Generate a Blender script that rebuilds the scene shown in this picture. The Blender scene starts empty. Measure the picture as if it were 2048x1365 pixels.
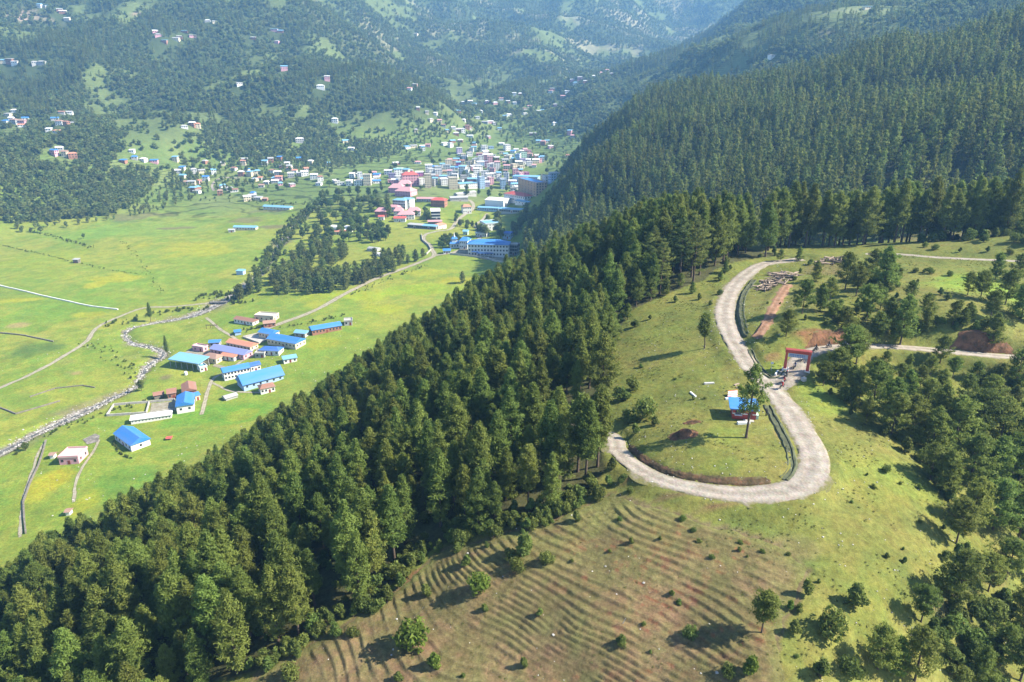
import bpy, bmesh, math, random
import numpy as np
from mathutils import Vector, Matrix

# ------------------------------------------------------------------ camera, sky, sun, exposure
scene = bpy.context.scene
COL = scene.collection
CAM_Z, PITCH, FPX, CX, CY = 165.0, math.radians(20.0), 1365.0, 1024.0, 682.5
cam_data = bpy.data.cameras.new("camera")
cam_data.sensor_width = 36.0
cam_data.lens = 36.0 * FPX / 2048.0
cam_data.clip_start, cam_data.clip_end = 0.5, 12000
cam = bpy.data.objects.new("camera", cam_data)
cam.location = (0, 0, CAM_Z)
cam.rotation_euler = (math.pi / 2 - PITCH, 0, 0)
COL.objects.link(cam)
scene.camera = cam

SUN_EL, SUN_AZ = math.radians(40.0), math.radians(-4.0)   # azimuth measured from +X towards +Y
sun_dir = Vector((math.cos(SUN_EL) * math.cos(SUN_AZ), math.cos(SUN_EL) * math.sin(SUN_AZ), math.sin(SUN_EL)))
world = bpy.data.worlds.new("World")
scene.world = world
world.use_nodes = True
wn = world.node_tree.nodes
wn.clear()
w_out = wn.new("ShaderNodeOutputWorld")
w_bg = wn.new("ShaderNodeBackground")
w_sky = wn.new("ShaderNodeTexSky")
w_sky.sky_type = 'NISHITA'
w_sky.sun_disc = False
w_sky.sun_elevation = SUN_EL
w_sky.sun_rotation = math.pi / 2 - SUN_AZ
w_sky.altitude = 2000
w_bg.inputs[1].default_value = 0.085
world.node_tree.links.new(w_sky.outputs[0], w_bg.inputs[0])
world.node_tree.links.new(w_bg.outputs[0], w_out.inputs[0])
sl = bpy.data.lights.new("sun", 'SUN')
sl.energy = 4.8
sl.angle = math.radians(0.5)
sl.color = (1.0, 0.92, 0.76)
so = bpy.data.objects.new("sun", sl)
so.location = (300, 60, 600)
so.rotation_euler = sun_dir.to_track_quat('Z', 'Y').to_euler()
COL.objects.link(so)
vs = scene.view_settings
vs.view_transform = 'Standard'
vs.look = 'None'
vs.exposure = 2.0
vs.gamma = 1.0
vs.use_curve_mapping = False
scene.cycles.max_bounces = 5
scene.cycles.diffuse_bounces = 2
scene.cycles.glossy_bounces = 2
scene.cycles.transmission_bounces = 3
scene.cycles.volume_bounces = 0
scene.cycles.transparent_max_bounces = 6
scene.cycles.use_denoising = True
scene.cycles.use_adaptive_sampling = True

rng = np.random.default_rng(7)
random.seed(7)
CP, SP = math.cos(PITCH), math.sin(PITCH)

def ray(u, v):
    a, b = (u - CX) / FPX, -(v - CY) / FPX
    return np.array([a, CP + b * SP, -SP + b * CP])

def at_z(u, v, z):
    d = ray(u, v); t = (z - CAM_Z) / d[2]
    return (d[0] * t, d[1] * t, z)

def at_y(u, v, y):
    d = ray(u, v); t = y / d[1]
    return (d[0] * t, y, CAM_Z + d[2] * t)

def project(x, y, z):
    zz = z - CAM_Z
    dep = y * CP - zz * SP
    return CX + FPX * x / dep, CY - FPX * (y * SP + zz * CP) / dep, dep

# ------------------------------------------------------------------ terrain height field
def build_controls():
    P = []
    Z = lambda *r: P.extend(at_z(*q) for q in r)
    Y = lambda *r: P.extend(at_y(*q) for q in r)
    W = lambda *r: P.extend(r)
    # valley floor
    Z((0,700,2),(0,900,-1),(60,1060,0),(150,1000,1),(270,900,1),(450,850,3),(300,720,3),(100,600,6),(350,600,7),(560,700,7),
      (650,760,6),(700,640,11),(900,560,16),(500,520,12),(200,480,13),(0,540,8),(0,460,15),(280,428,19),(420,392,26),(560,400,25),
      (600,480,17),(760,480,20),(980,530,20.5),(936,511,21.5),(1017,518,21.5),(1045,515,22),(1000,495,22.5),(1060,492,24),(1085,430,31),(880,460,23),(1000,470,26),(700,420,26),(900,400,32),(1040,400,35),(1120,370,38),
      (640,340,50),(760,340,48),(900,340,46),(1050,330,52),(1130,320,55),(800,290,75),(1000,280,78),(1000,240,108),(1150,270,90))
    W((-420,150,-2),(-330,90,-3),(-700,300,2),(-700,500,6),(-420,30,-4))
    Y((870,230,1450),(950,190,1850),(1100,200,1800),(1200,150,2200),(1350,95,2900))
    # western mountain
    Y((0,350,920),(0,250,1100),(0,150,1330),(0,50,1600),(0,-100,2000),(0,-250,2500),(-250,250,950),(-250,50,1500),
      (200,370,960),(200,300,1060),(200,200,1270),(200,100,1500),(200,0,1800),(200,-150,2300),
      (400,350,1080),(400,280,1180),(400,200,1330),(400,100,1560),(400,0,1850),(400,-150,2400),
      (600,300,1210),(600,230,1320),(600,150,1480),(600,60,1750),(600,0,1950),(600,-150,2500),
      (720,140,1500),(800,210,1430),(840,240,1400),(850,130,2000),(760,60,2200),(880,30,2700),(870,100,2300))
    # head of the valley
    Y((1000,180,1950),(1000,110,2150),(1050,75,2350),(900,80,2350),(1000,0,3000),(1000,-100,3600),(1200,60,2700),(1200,0,3100),
      (1400,40,3200),(1400,-100,3800),(1300,120,2500),(700,-100,3200),(1150,110,2400))
    # second eastern ridge
    Y((1320,140,1750),(1480,65,1650),(1640,5,1600),(1800,-80,1500),(2048,-150,1500),(1450,118,1300),(1600,95,1150),(1800,65,1100),
      (2000,15,1050),(1280,170,1500),(2300,-100,1100),(1700,-150,2200))
    # eastern pine hill: crest, face, back
    Y((1180,285,880),(1250,220,880),(1400,188,840),(1550,163,800),(1700,137,760),(1850,112,730),(2048,62,700),(2250,20,680),
      (1085,470,600),(1120,420,640),(1165,350,700),(1300,350,560),(1300,430,470),(1500,390,440),(1500,280,590),(1700,370,410),
      (1700,250,570),(1900,330,410),(1900,220,560),(2048,300,400),(2250,270,400))
    for u, y, z in ((1250,1000,128),(1400,1000,158),(1550,960,172),(1700,920,180),(2048,860,208)):
        W(((u - CX) / FPX * (y * CP), y, z))
    W((20,480,45),(60,380,75),(120,330,88),(200,320,95),(300,330,103))
    # forested western flank of the spur
    W((-31,330,49),(8,400,55),(-90,230,36),(-120,160,38),(-160,110,30),(0,300,80),(45,245,107),(10,200,94),(8,150,95),(-40,150,76),
      (-40,200,73),(-60,110,73),(-100,110,54),(-100,60,52),(-60,60,67),(-150,60,25),(-30,70,82),(-190,160,2),(-150,260,4),
      (-110,330,8),(-60,420,14),(-10,520,20),(-220,60,0),(-200,20,2),(-60,20,62),(0,30,78))
    Y((1400,520,230),(1600,500,243),(1800,490,240),(2000,475,238))
    # crest of the spur with the hairpin
    Z((1450,620,107),(1540,530,110),(1500,740,104),(1560,800,102.5),(1640,920,101.2),(1600,985,100),(1450,992,99.3),(1300,955,98.3),
      (1225,870,97.8),(1400,900,101.4),(1380,800,102.1),(1500,860,102.2),(1300,700,102.5),(1240,660,101),(1230,760,99),(1300,620,104),(1420,560,107.5),
      (1300,1010,97.3),(1450,1045,97.5),(1600,1075,97.5),(1720,1000,98),(1790,930,98.5),
      (879,1208,87),(996,1286,87),(1132,1364,87),(850,1140,87.2),(940,1115,90.3),(996,1161,90.3),(1152,1262,90.3),(1248,1305,90.3),(1350,1360,90.3),
      (1050,1080,92.8),(1200,1144,92.8),(1324,1206,92.8),(1407,1260,92.8),(1520,1340,92.5),(1150,1030,94.8),(1241,1078,95),(1386,1132,95),(1510,1190,95),(1640,1240,94.6),
      (1210,1000,95.8),(1730,1140,95.8),(1850,1060,94.8),(1700,1320,91.5),(1850,1200,91.3),(606,1290,82.6),(637,1365,82.6),(715,1215,84.6),(740,1290,84.6),(775,1365,84.6),(800,1170,85.9),(840,1270,85.9),(905,1340,85.9),(520,1350,80.8),
      (1700,790,102),(1900,1000,94),(1900,800,98),(2048,800,96),(2048,1000,87),(2048,1200,84),(1950,1250,86),(1900,1340,85),
      (1640,650,110),(1900,640,110.5),(1800,570,112),(1950,560,113),(2048,523,115),
      (1810,512,113.5),(2048,470,120),(1570,600,109.5),(1700,600,111))
    for u, v, z, dy, up in ((1612,706,106.4,3.5,1.5),(1645,698,106.3,4.0,2.9),(1690,694,106.1,4.0,3.0),(1750,693,105.7,4.0,2.6),(1800,695,105.3,4.5,2.2),(1850,699,104.9,4.5,2.4),
                           (1900,704,104.5,5.0,4.2),(1950,709,104.1,5.5,5.4),(2000,713,103.8,5.5,5.0),(2048,717,103.5,5.5,4.0)):
        q = at_z(u, v, z); W(q, (q[0], q[1] + dy, z + up))
    W((110,70,72),(70,40,70),(150,110,82),(200,170,98),(260,220,116),(200,60,60),(30,45,78))
    return np.array(P, float)

class TPS:
    def __init__(self, P, s=300.0, lam=1e-5):
        self.c = P[:, :2] / s; self.s = s
        n = len(P)
        d = np.linalg.norm(self.c[:, None] - self.c[None], axis=2)
        K = self.phi(d) + lam * np.eye(n)
        A = np.zeros((n + 3, n + 3))
        A[:n, :n] = K; A[:n, n] = 1; A[:n, n + 1:] = self.c
        A[n, :n] = 1; A[n + 1:, :n] = self.c.T
        b = np.zeros(n + 3); b[:n] = P[:, 2]
        self.w = np.linalg.solve(A, b)
    @staticmethod
    def phi(r):
        return np.where(r > 1e-9, r * r * np.log(np.maximum(r, 1e-9)), 0.0)
    def __call__(self, x, y):
        x = np.asarray(x, float) / self.s; y = np.asarray(y, float) / self.s
        n = len(self.c)
        out = self.w[n] + self.w[n + 1] * x + self.w[n + 2] * y
        for k in range(n):
            r2 = (x - self.c[k, 0]) ** 2 + (y - self.c[k, 1]) ** 2
            out = out + self.w[k] * 0.5 * r2 * np.log(r2 + 1e-18)
        return out

def graded(segs, start):
    v = [start]
    for end, s0, s1 in segs:
        a = v[-1]; L = end - a
        n = max(2, int(round(L / (0.5 * (s0 + s1)))))
        t = (np.arange(1, n + 1)) / n
        w = s0 * t + (s1 - s0) * t * t / 2
        v.extend(list(a + L * w / w[-1]))
    return np.array(v)

GX = graded([(-900, 34, 8), (-420, 6, 2.2), (-80, 2.0, 1.6), (-30, 1.5, 1.0), (120, 0.9, 0.9), (420, 1.0, 7), (2200, 8, 34)], -2500.0)
GY = graded([(60, 6, 1.5), (200, 0.9, 0.9), (260, 0.9, 1.4), (650, 1.5, 2.6), (1200, 2.6, 6), (2000, 6, 13), (4000, 13, 34)], -60.0)

def hash2(ix, iy, seed):
    h = (ix * 374761393 + iy * 668265263 + seed * 974634777) & 0xFFFFFFFF
    h = ((h ^ (h >> 13)) * 1274126177) & 0xFFFFFFFF
    return ((h ^ (h >> 16)) & 0xFFFF) / 65535.0

def vnoise(x, y, seed=0):
    x = np.asarray(x, float); y = np.asarray(y, float)
    ix = np.floor(x).astype(np.int64); iy = np.floor(y).astype(np.int64)
    fx = x - ix; fy = y - iy
    fx = fx * fx * (3 - 2 * fx); fy = fy * fy * (3 - 2 * fy)
    a = hash2(ix, iy, seed); b = hash2(ix + 1, iy, seed); c = hash2(ix, iy + 1, seed); d = hash2(ix + 1, iy + 1, seed)
    return (a * (1 - fx) + b * fx) * (1 - fy) + (c * (1 - fx) + d * fx) * fy

def fbm(x, y, seed=0, oct=4):
    s = 0; amp = 0.5
    for o in range(oct):
        s = s + amp * vnoise(x * 2 ** o + 17.3 * o, y * 2 ** o - 9.1 * o, seed + o); amp *= 0.5
    return s

def smooth(e0, e1, x):
    t = np.clip((x - e0) / (e1 - e0), 0, 1)
    return t * t * (3 - 2 * t)

CTRL = build_controls()
MX, MY = np.meshgrid(GX, GY)                     # rows = y
# solve on a coarse tensor grid far away, exact everywhere else: the spline itself is smooth
SX = np.unique(np.concatenate([GX[::2], GX[-1:]])); SY = np.unique(np.concatenate([GY[::2], GY[-1:]]))
_sx, _sy = np.meshgrid(SX, SY)
_tps = TPS(CTRL)
_hs = _tps(_sx, _sy)

def bil(gx, gy, H, x, y):
    x = np.clip(np.asarray(x, float), gx[0], gx[-1] - 1e-6); y = np.clip(np.asarray(y, float), gy[0], gy[-1] - 1e-6)
    i = np.clip(np.searchsorted(gx, x, side='right') - 1, 0, len(gx) - 2); j = np.clip(np.searchsorted(gy, y, side='right') - 1, 0, len(gy) - 2)
    fx = (x - gx[i]) / (gx[i + 1] - gx[i]); fy = (y - gy[j]) / (gy[j + 1] - gy[j])
    return (H[j, i] * (1 - fx) + H[j, i + 1] * fx) * (1 - fy) + (H[j + 1, i] * (1 - fx) + H[j + 1, i + 1] * fx) * fy

HZ = bil(SX, SY, _hs, MX, MY)
# mountain relief: gullies and spurs, only away from valley floor and near hill
_dist = np.hypot(MX, MY)
_west = smooth(0, 60, HZ - (10 + 0.045 * np.maximum(MY - 300, 0))) * smooth(750, 1300, _dist)
_rel = (fbm(MX / 260, MY / 260, 3, 5) - 0.47) * 2.0
_rid = 1 - np.abs(2 * fbm(MX / 330 + 5, MY / 330, 11, 4) - 0.95) * 2.0
HZ = HZ + _west * (_rel * 44 + (_rid - 0.5) * 46 * smooth(1000, 1700, _dist))
_east = smooth(330, 450, MY) * smooth(-20, 60, MX) * (1 - smooth(1000, 1300, MY)) * smooth(45, 70, HZ)
HZ = HZ + _east * ((fbm(MX / 95, MY / 150, 21, 4) - 0.47) * 46)
_near = smooth(40, 70, HZ) * (1 - smooth(250, 330, MY))
HZ = HZ + _near * (fbm(MX / 9, MY / 9, 31, 3) - 0.44) * 0.7
HZ = HZ + (1 - _near) * (1 - _west) * (1 - _east) * (fbm(MX / 35, MY / 35, 41, 3) - 0.44) * 1.6

def H(x, y):
    return bil(GX, GY, HZ, x, y)

def hit(u, v, far=4200.0):
    """first ground point seen through a pixel of the photograph"""
    d = ray(u, v)
    t = np.concatenate([np.arange(60, 400, 0.5), np.arange(400, 1200, 1.5), np.arange(1200, far, 5.0)])
    p = d[None] * t[:, None]
    below = (CAM_Z + p[:, 2]) < H(p[:, 0], p[:, 1])
    k = int(np.argmax(below)) if below.any() else len(t) - 1
    if k == 0:
        k = 1
    a, b = t[k - 1], t[k]
    for _ in range(14):
        m = 0.5 * (a + b)
        if CAM_Z + d[2] * m < H(d[0] * m, d[1] * m): b = m
        else: a = m
    return np.array([d[0] * b, d[1] * b, CAM_Z + d[2] * b])

# ------------------------------------------------------------------ helpers: materials, meshes, tags
def lin(r, g, b):
    f = lambda c: (c / 255 / 12.92) if c / 255 <= 0.04045 else ((c / 255 + 0.055) / 1.055) ** 2.4
    return (f(r), f(g), f(b))

MATS = {}
def mat(name, color, rough=0.8, noise=0.0, nscale=1.0, bump=0.0, bscale=20.0, color2=None, metallic=0.0, spec=0.3, obj_var=0.0, coords='Object', detail=4.0):
    if name in MATS: return MATS[name]
    m = bpy.data.materials.new(name); m.use_nodes = True
    nt = m.node_tree; b = nt.nodes["Principled BSDF"]; L = nt.links.new
    b.inputs["Roughness"].default_value = rough
    b.inputs["Metallic"].default_value = metallic
    b.inputs["Specular IOR Level"].default_value = spec
    c2 = color2 or tuple(c * (1 - noise) for c in color)
    if noise > 0 or color2:
        tc = nt.nodes.new("ShaderNodeTexCoord"); n = nt.nodes.new("ShaderNodeTexNoise")
        n.inputs["Scale"].default_value = nscale; n.inputs["Detail"].default_value = detail; n.inputs["Roughness"].default_value = 0.65
        L(tc.outputs[coords], n.inputs["Vector"])
        mx = nt.nodes.new("ShaderNodeMix"); mx.data_type = 'RGBA'
        mx.inputs["A"].default_value = (*color, 1); mx.inputs["B"].default_value = (*c2, 1)
        mr = nt.nodes.new("ShaderNodeMapRange"); mr.inputs[1].default_value = 0.35; mr.inputs[2].default_value = 0.68
        L(n.outputs[0], mr.inputs[0]); L(mr.outputs[0], mx.inputs["Factor"])
        out = mx.outputs["Result"]
        if obj_var > 0:
            oi = nt.nodes.new("ShaderNodeObjectInfo"); hs = nt.nodes.new("ShaderNodeHueSaturation")
            m2 = nt.nodes.new("ShaderNodeMapRange"); m2.inputs[3].default_value = 1 - obj_var; m2.inputs[4].default_value = 1 + obj_var
            L(oi.outputs["Random"], m2.inputs[0]); L(m2.outputs[0], hs.inputs["Value"]); L(out, hs.inputs["Color"]); out = hs.outputs[0]
        L(out, b.inputs["Base Color"])
    else:
        b.inputs["Base Color"].default_value = (*color, 1)
    if bump > 0:
        tc2 = nt.nodes.new("ShaderNodeTexCoord"); n2 = nt.nodes.new("ShaderNodeTexNoise"); bp = nt.nodes.new("ShaderNodeBump")
        n2.inputs["Scale"].default_value = bscale; n2.inputs["Detail"].default_value = 5
        bp.inputs["Strength"].default_value = bump; bp.inputs["Distance"].default_value = 0.1
        L(tc2.outputs[coords], n2.inputs["Vector"]); L(n2.outputs[0], bp.inputs["Height"]); L(bp.outputs[0], b.inputs["Normal"])
    MATS[name] = m
    return m

def mesh_np(name, v, f, smooth_=True):
    v = np.asarray(v, np.float32); f = np.asarray(f, np.int32)
    me = bpy.data.meshes.new(name)
    me.vertices.add(len(v)); me.vertices.foreach_set('co', v.ravel())
    k = f.shape[1]
    me.loops.add(f.size); me.loops.foreach_set('vertex_index', f.ravel())
    me.polygons.add(len(f)); me.polygons.foreach_set('loop_start', np.arange(0, f.size, k, dtype=np.int32))
    me.polygons.foreach_set('use_smooth', np.full(len(f), smooth_))
    me.update(); me.validate()
    return me

def tag(o, label=None, cat=None, group=None, kind=None):
    if label: o['label'] = label
    if cat: o['category'] = cat
    if group: o['group'] = group
    if kind: o['kind'] = kind
    return o

def obj(name, me, material=None, parent=None, loc=None, rz=None):
    o = bpy.data.objects.new(name, me); COL.objects.link(o)
    if material is not None and me is not None and len(me.materials) == 0: me.materials.append(material)
    if parent is not None: o.parent = parent
    if loc is not None: o.location = loc
    if rz is not None: o.rotation_euler = (0, 0, rz)
    return o

def empty(name, loc, rz=0.0):
    o = bpy.data.objects.new(name, None); COL.objects.link(o)
    o.empty_display_size = 0.2
    o.location = loc; o.rotation_euler = (0, 0, rz)
    return o

def vcol(me, name, cols):
    a = me.color_attributes.new(name, 'FLOAT_COLOR', 'POINT')
    c = np.ones((len(me.vertices), 4), np.float32); c[:, :3] = cols
    a.data.foreach_set('color', c.ravel())

# ------------------------------------------------------------------ polylines on the ground
def catmull(pts, step):
    P = np.asarray(pts, float); out = []
    Q = np.vstack([2 * P[0] - P[1], P, 2 * P[-1] - P[-2]])
    for i in range(1, len(Q) - 2):
        p0, p1, p2, p3 = Q[i - 1:i + 3]
        n = max(2, int(np.linalg.norm((p2 - p1)[:2]) / step))
        t = np.linspace(0, 1, n, endpoint=False)[:, None]
        out.append(0.5 * (2 * p1 + (p2 - p0) * t + (2 * p0 - 5 * p1 + 4 * p2 - p3) * t * t + (3 * p1 - p0 - 3 * p2 + p3) * t ** 3))
    out.append(Q[-2][None])
    return np.vstack(out)

def groundline(pix, step, extra_start=(), extra_end=()):
    pts = [np.array(e, float) for e in extra_start] + [hit(*p[:2]) for p in pix] + [np.array(e, float) for e in extra_end]
    pts = [np.array([p[0], p[1], H(p[0], p[1])]) for p in pts]
    return catmull(pts, step)

def runavg(a, k):
    if len(a) < 2 * k + 1: return a
    p = np.concatenate([np.full(k, a[0]), a, np.full(k, a[-1])])
    return np.convolve(p, np.ones(2 * k + 1) / (2 * k + 1), 'valid')

def polydist(x, y, line):
    """distance to polyline, index of the nearest vertex, side"""
    best = np.full(x.shape, 1e9); idx = np.zeros(x.shape, int)
    for i in range(len(line)):
        d = (x - line[i, 0]) ** 2 + (y - line[i, 1]) ** 2
        m = d < best
        best[m] = d[m]; idx[m] = i
    return np.sqrt(best), idx

def in_poly(x, y, poly):
    x = np.asarray(x, float); y = np.asarray(y, float)
    c = np.zeros(x.shape, bool); n = len(poly); j = n - 1
    for i in range(n):
        xi, yi = poly[i][:2]; xj, yj = poly[j][:2]
        cond = ((yi > y) != (yj > y)) & (x < (xj - xi) * (y - yi) / (yj - yi + 1e-12) + xi)
        c ^= cond; j = i
    return c

def wpoly(pix):
    return np.array([hit(u, v)[:2] for u, v in pix])

# ------------------------------------------------------------------ roads: centre lines, then carve the height field
MAIN_PIX = [(1612,517),(1570,523),(1530,528),(1497,545),(1468,575),(1452,610),(1451,640),(1463,672),(1482,706),(1504,740),(1532,768),(1557,795),(1582,828),
            (1607,866),(1627,905),(1626,945),(1596,975),(1540,988),(1470,988),(1390,977),(1320,958),(1265,930),(1236,900),(1223,872)]
GATE_PIX = [(1545,775),(1568,762),(1585,748),(1594,735),(1603,716),(1625,702),(1680,695),(1760,693),(1850,699),(1950,709),(2060,718)]
FAR_PIX = [(1720,508),(1800,509),(1870,514),(1960,519),(2070,524)]
TRACK_PIX = [(1502,681),(1517,668),(1538,635),(1558,598),(1578,566)]
ROAD_MAIN = groundline(MAIN_PIX, 0.8, extra_end=((13, 137, 0), (5, 146, 0), (-6, 150, 0)))
ROAD_GATE = groundline(GATE_PIX, 0.8)
ROAD_FAR = groundline(FAR_PIX, 1.0)
TRACK = groundline(TRACK_PIX, 0.8)
for r, k in ((ROAD_MAIN, 9), (ROAD_GATE, 9), (ROAD_FAR, 6), (TRACK, 5)):
    r[:, 2] = runavg(H(r[:, 0], r[:, 1]), k)
def arc(line):
    return np.concatenate([[0], np.cumsum(np.hypot(*(np.diff(line[:, :2], axis=0).T)))])
_am = arc(ROAD_MAIN)
W_MAIN = np.interp(_am / _am[-1], [0, 0.12, 0.3, 0.42, 0.6, 0.68, 0.75, 0.9, 1], [4.2, 5.2, 5.8, 5.0, 5.6, 5.8, 4.2, 3.8, 3.6])
W_GATE = np.interp(arc(ROAD_GATE), [0, 10, 20, 40, 200], [6.5, 5.2, 4.6, 3.8, 3.6])
W_FAR = np.full(len(ROAD_FAR), 3.6)
W_TRACK = np.full(len(TRACK), 3.2)
ISLAND = wpoly([(1232,846),(1262,890),(1300,920),(1350,946),(1420,966),(1500,973),(1552,966),(1584,938),(1584,895),(1562,850),(1535,812),(1500,770),(1380,780),(1280,800)])

def carve(line, width, inner=1.1, outer=3.5, sink=0.06):
    x0, x1 = line[:, 0].min() - 14, line[:, 0].max() + 14
    y0, y1 = line[:, 1].min() - 14, line[:, 1].max() + 14
    i0, i1 = np.searchsorted(GX, [x0, x1]); j0, j1 = np.searchsorted(GY, [y0, y1])
    X = MX[j0:j1, i0:i1]; Yy = MY[j0:j1, i0:i1]; Z = HZ[j0:j1, i0:i1]
    d, k = polydist(X, Yy, line)
    zt = line[k, 2] - sink; hw = width[k] / 2 + 0.35
    up = Z > zt
    a = np.where(up, smooth(0, 1, (d - hw) / inner), smooth(0, 1, (d - hw) / outer))
    HZ[j0:j1, i0:i1] = zt * (1 - a) + Z * a
carve(TRACK, W_TRACK, 2.0, 2.0, 0.1)
carve(ROAD_FAR, W_FAR, 1.5, 2.5)
carve(ROAD_GATE, W_GATE, 1.2, 2.5)
carve(ROAD_MAIN, W_MAIN, 1.1, 3.0)

RIVER_PIX = [(-60,925),(0,903),(70,864),(150,829),(220,796),(268,772),(280,752),(297,728),(326,708),(302,692),(266,686),(250,668),(262,655),(305,645),(350,637),
             (388,629),(425,611),(448,600),(482,574),(520,545),(558,492),(582,458),(600,440),(625,415)]
RIVER = groundline(RIVER_PIX, 2.0)
RIVER[:, 2] = runavg(H(RIVER[:, 0], RIVER[:, 1]), 10)
_ar = arc(RIVER)
W_RIVER = 3.4 + 3.4 * np.interp(vnoise(_ar / 25, _ar * 0, 5), [0, 1], [-0.7, 1]) + 2 * np.exp(-((_ar - _ar[-1] * 0.42) / 60) ** 2)
carve(RIVER, W_RIVER * 1.15, 4.0, 4.0, 1.3)

# ------------------------------------------------------------------ ground colours (soil and plant colours)
C = np.zeros(MX.shape + (3,), float)
def paint(mask, col):
    global C
    m = np.clip(mask, 0, 1)[..., None]
    C = C * (1 - m) + np.array(col)[None, None] * m
n1 = fbm(MX / 60, MY / 60, 51, 4); n2 = fbm(MX / 18, MY / 18, 61, 4); n3 = fbm(MX / 150, MY / 150, 71, 3)
G_VAL = np.array((0.170, 0.225, 0.032)); G_VAL2 = np.array((0.225, 0.245, 0.040)); G_YEL = np.array((0.30, 0.285, 0.026))
C[:] = G_VAL
paint(smooth(0.42, 0.62, n1), G_VAL2)
paint(smooth(0.50, 0.62, fbm(MX / 7, MY / 7, 55, 3)) * 0.55, (0.235, 0.255, 0.045))
paint(smooth(0.54, 0.64, fbm(MX / 11 + 9, MY / 9, 57, 3)) * 0.5, (0.115, 0.175, 0.030))
paint(smooth(0.55, 0.70, n2) * 0.5, (0.125, 0.215, 0.030))
def blob(u, v, ru, rv, col, s=1.0, edge=0.5):
    c = hit(u, v); a = hit(u + ru, v); b = hit(u, v + rv)
    rx = abs(a[0] - c[0]); ry = abs(b[1] - c[1])
    d = np.hypot((MX - c[0]) / rx, (MY - c[1]) / ry) + (n2 - 0.47) * 1.6
    paint((1 - smooth(1 - edge, 1, d)) * s, col)
# hill top (spur)
SPUR = smooth(60, 74, HZ) * (1 - smooth(255, 290, MY))
paint(SPUR, (0.135, 0.150, 0.034))
paint(SPUR * smooth(0.46, 0.60, n2), (0.165, 0.165, 0.042))
paint(SPUR * smooth(0.50, 0.62, fbm(MX / 5, MY / 5, 81, 3)) * 0.45, (0.105, 0.125, 0.034))
FIELD = wpoly([(470,1364),(520,1345),(600,1300),(700,1240),(800,1170),(880,1100),(960,1080),(1090,1045),(1190,1000),(1225,985),(1300,1010),(1400,1040),(1480,1060),
               (1560,1090),(1620,1140),(1600,1200),(1560,1280),(1560,1364)])
f_in = in_poly(MX, MY, FIELD) & (HZ > 60)
paint(f_in * 0.85, (0.140, 0.105, 0.058))
for q in [(1760,1000,70,60,(0.20,0.20,0.045),.6),(1780,950,90,50,(0.17,0.20,0.04),.6),(1350,690,90,60,(0.15,0.18,0.036),.6),(1400,900,90,50,(0.15,0.17,0.036),.5),
          (1440,930,80,25,(0.16,0.19,0.036),.5),(1640,800,60,60,(0.15,0.20,0.034),.7),(1900,570,110,28,(0.17,0.24,0.034),.9),(1980,640,60,20,(0.15,0.20,0.034),.6),
          (1540,730,40,30,(0.16,0.20,0.036),.7),(1450,870,80,30,(0.15,0.18,0.034),.6),
          (1370,868,34,13,(0.20,0.085,0.045),1),(1385,843,20,6,(0.24,0.11,0.055),1),(1560,870,12,50,(0.22,0.14,0.07),.6),
          (1430,1010,70,8,(0.17,0.10,0.055),.8),(1340,990,60,10,(0.15,0.10,0.055),.8),(1250,960,40,16,(0.16,0.10,0.055),.7),(1600,1095,60,30,(0.19,0.15,0.07),.5),
          (1640,682,60,14,(0.21,0.10,0.05),.8),(1545,715,25,12,(0.22,0.13,0.06),.7),(1660,540,60,14,(0.17,0.12,0.06),.5),(1900,470,120,12,(0.22,0.15,0.075),.6),
          (1525,1245,40,25,(0.17,0.09,0.05),.9),(1470,1310,60,20,(0.16,0.085,0.05),.7),(1310,1245,60,22,(0.16,0.09,0.05),.6),(1150,1200,50,25,(0.16,0.09,0.05),.5),
          (835,1150,40,12,(0.19,0.09,0.05),.8),(870,1210,16,12,(0.18,0.09,0.05),.7),(1900,1230,60,40,(0.15,0.12,0.06),.6),(1960,1140,50,30,(0.16,0.10,0.055),.6)]:
    blob(*q)
# forest floor on both flanks
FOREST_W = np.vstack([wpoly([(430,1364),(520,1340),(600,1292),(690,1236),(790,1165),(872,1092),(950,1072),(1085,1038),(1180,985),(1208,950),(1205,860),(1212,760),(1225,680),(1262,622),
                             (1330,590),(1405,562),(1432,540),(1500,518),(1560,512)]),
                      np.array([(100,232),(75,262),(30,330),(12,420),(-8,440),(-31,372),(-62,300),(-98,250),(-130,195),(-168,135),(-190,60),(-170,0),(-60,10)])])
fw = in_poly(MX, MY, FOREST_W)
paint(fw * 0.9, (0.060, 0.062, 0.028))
_foot = np.array([(-10, 300), (5, 420)] + [tuple(q) for q in wpoly([(1040,494),(1066,452),(1097,412),(1122,376),(1140,342),(1155,312),(1175,288),(1205,252)])])
EH = smooth(0, 8, MX - np.interp(MY, _foot[:, 1], _foot[:, 0])) * smooth(300, 380, MY) * (1 - smooth(1000, 1100, MY))
paint(EH, (0.040, 0.046, 0.022))  # floor colour darkened to stand in for shade between the hill pines
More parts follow.
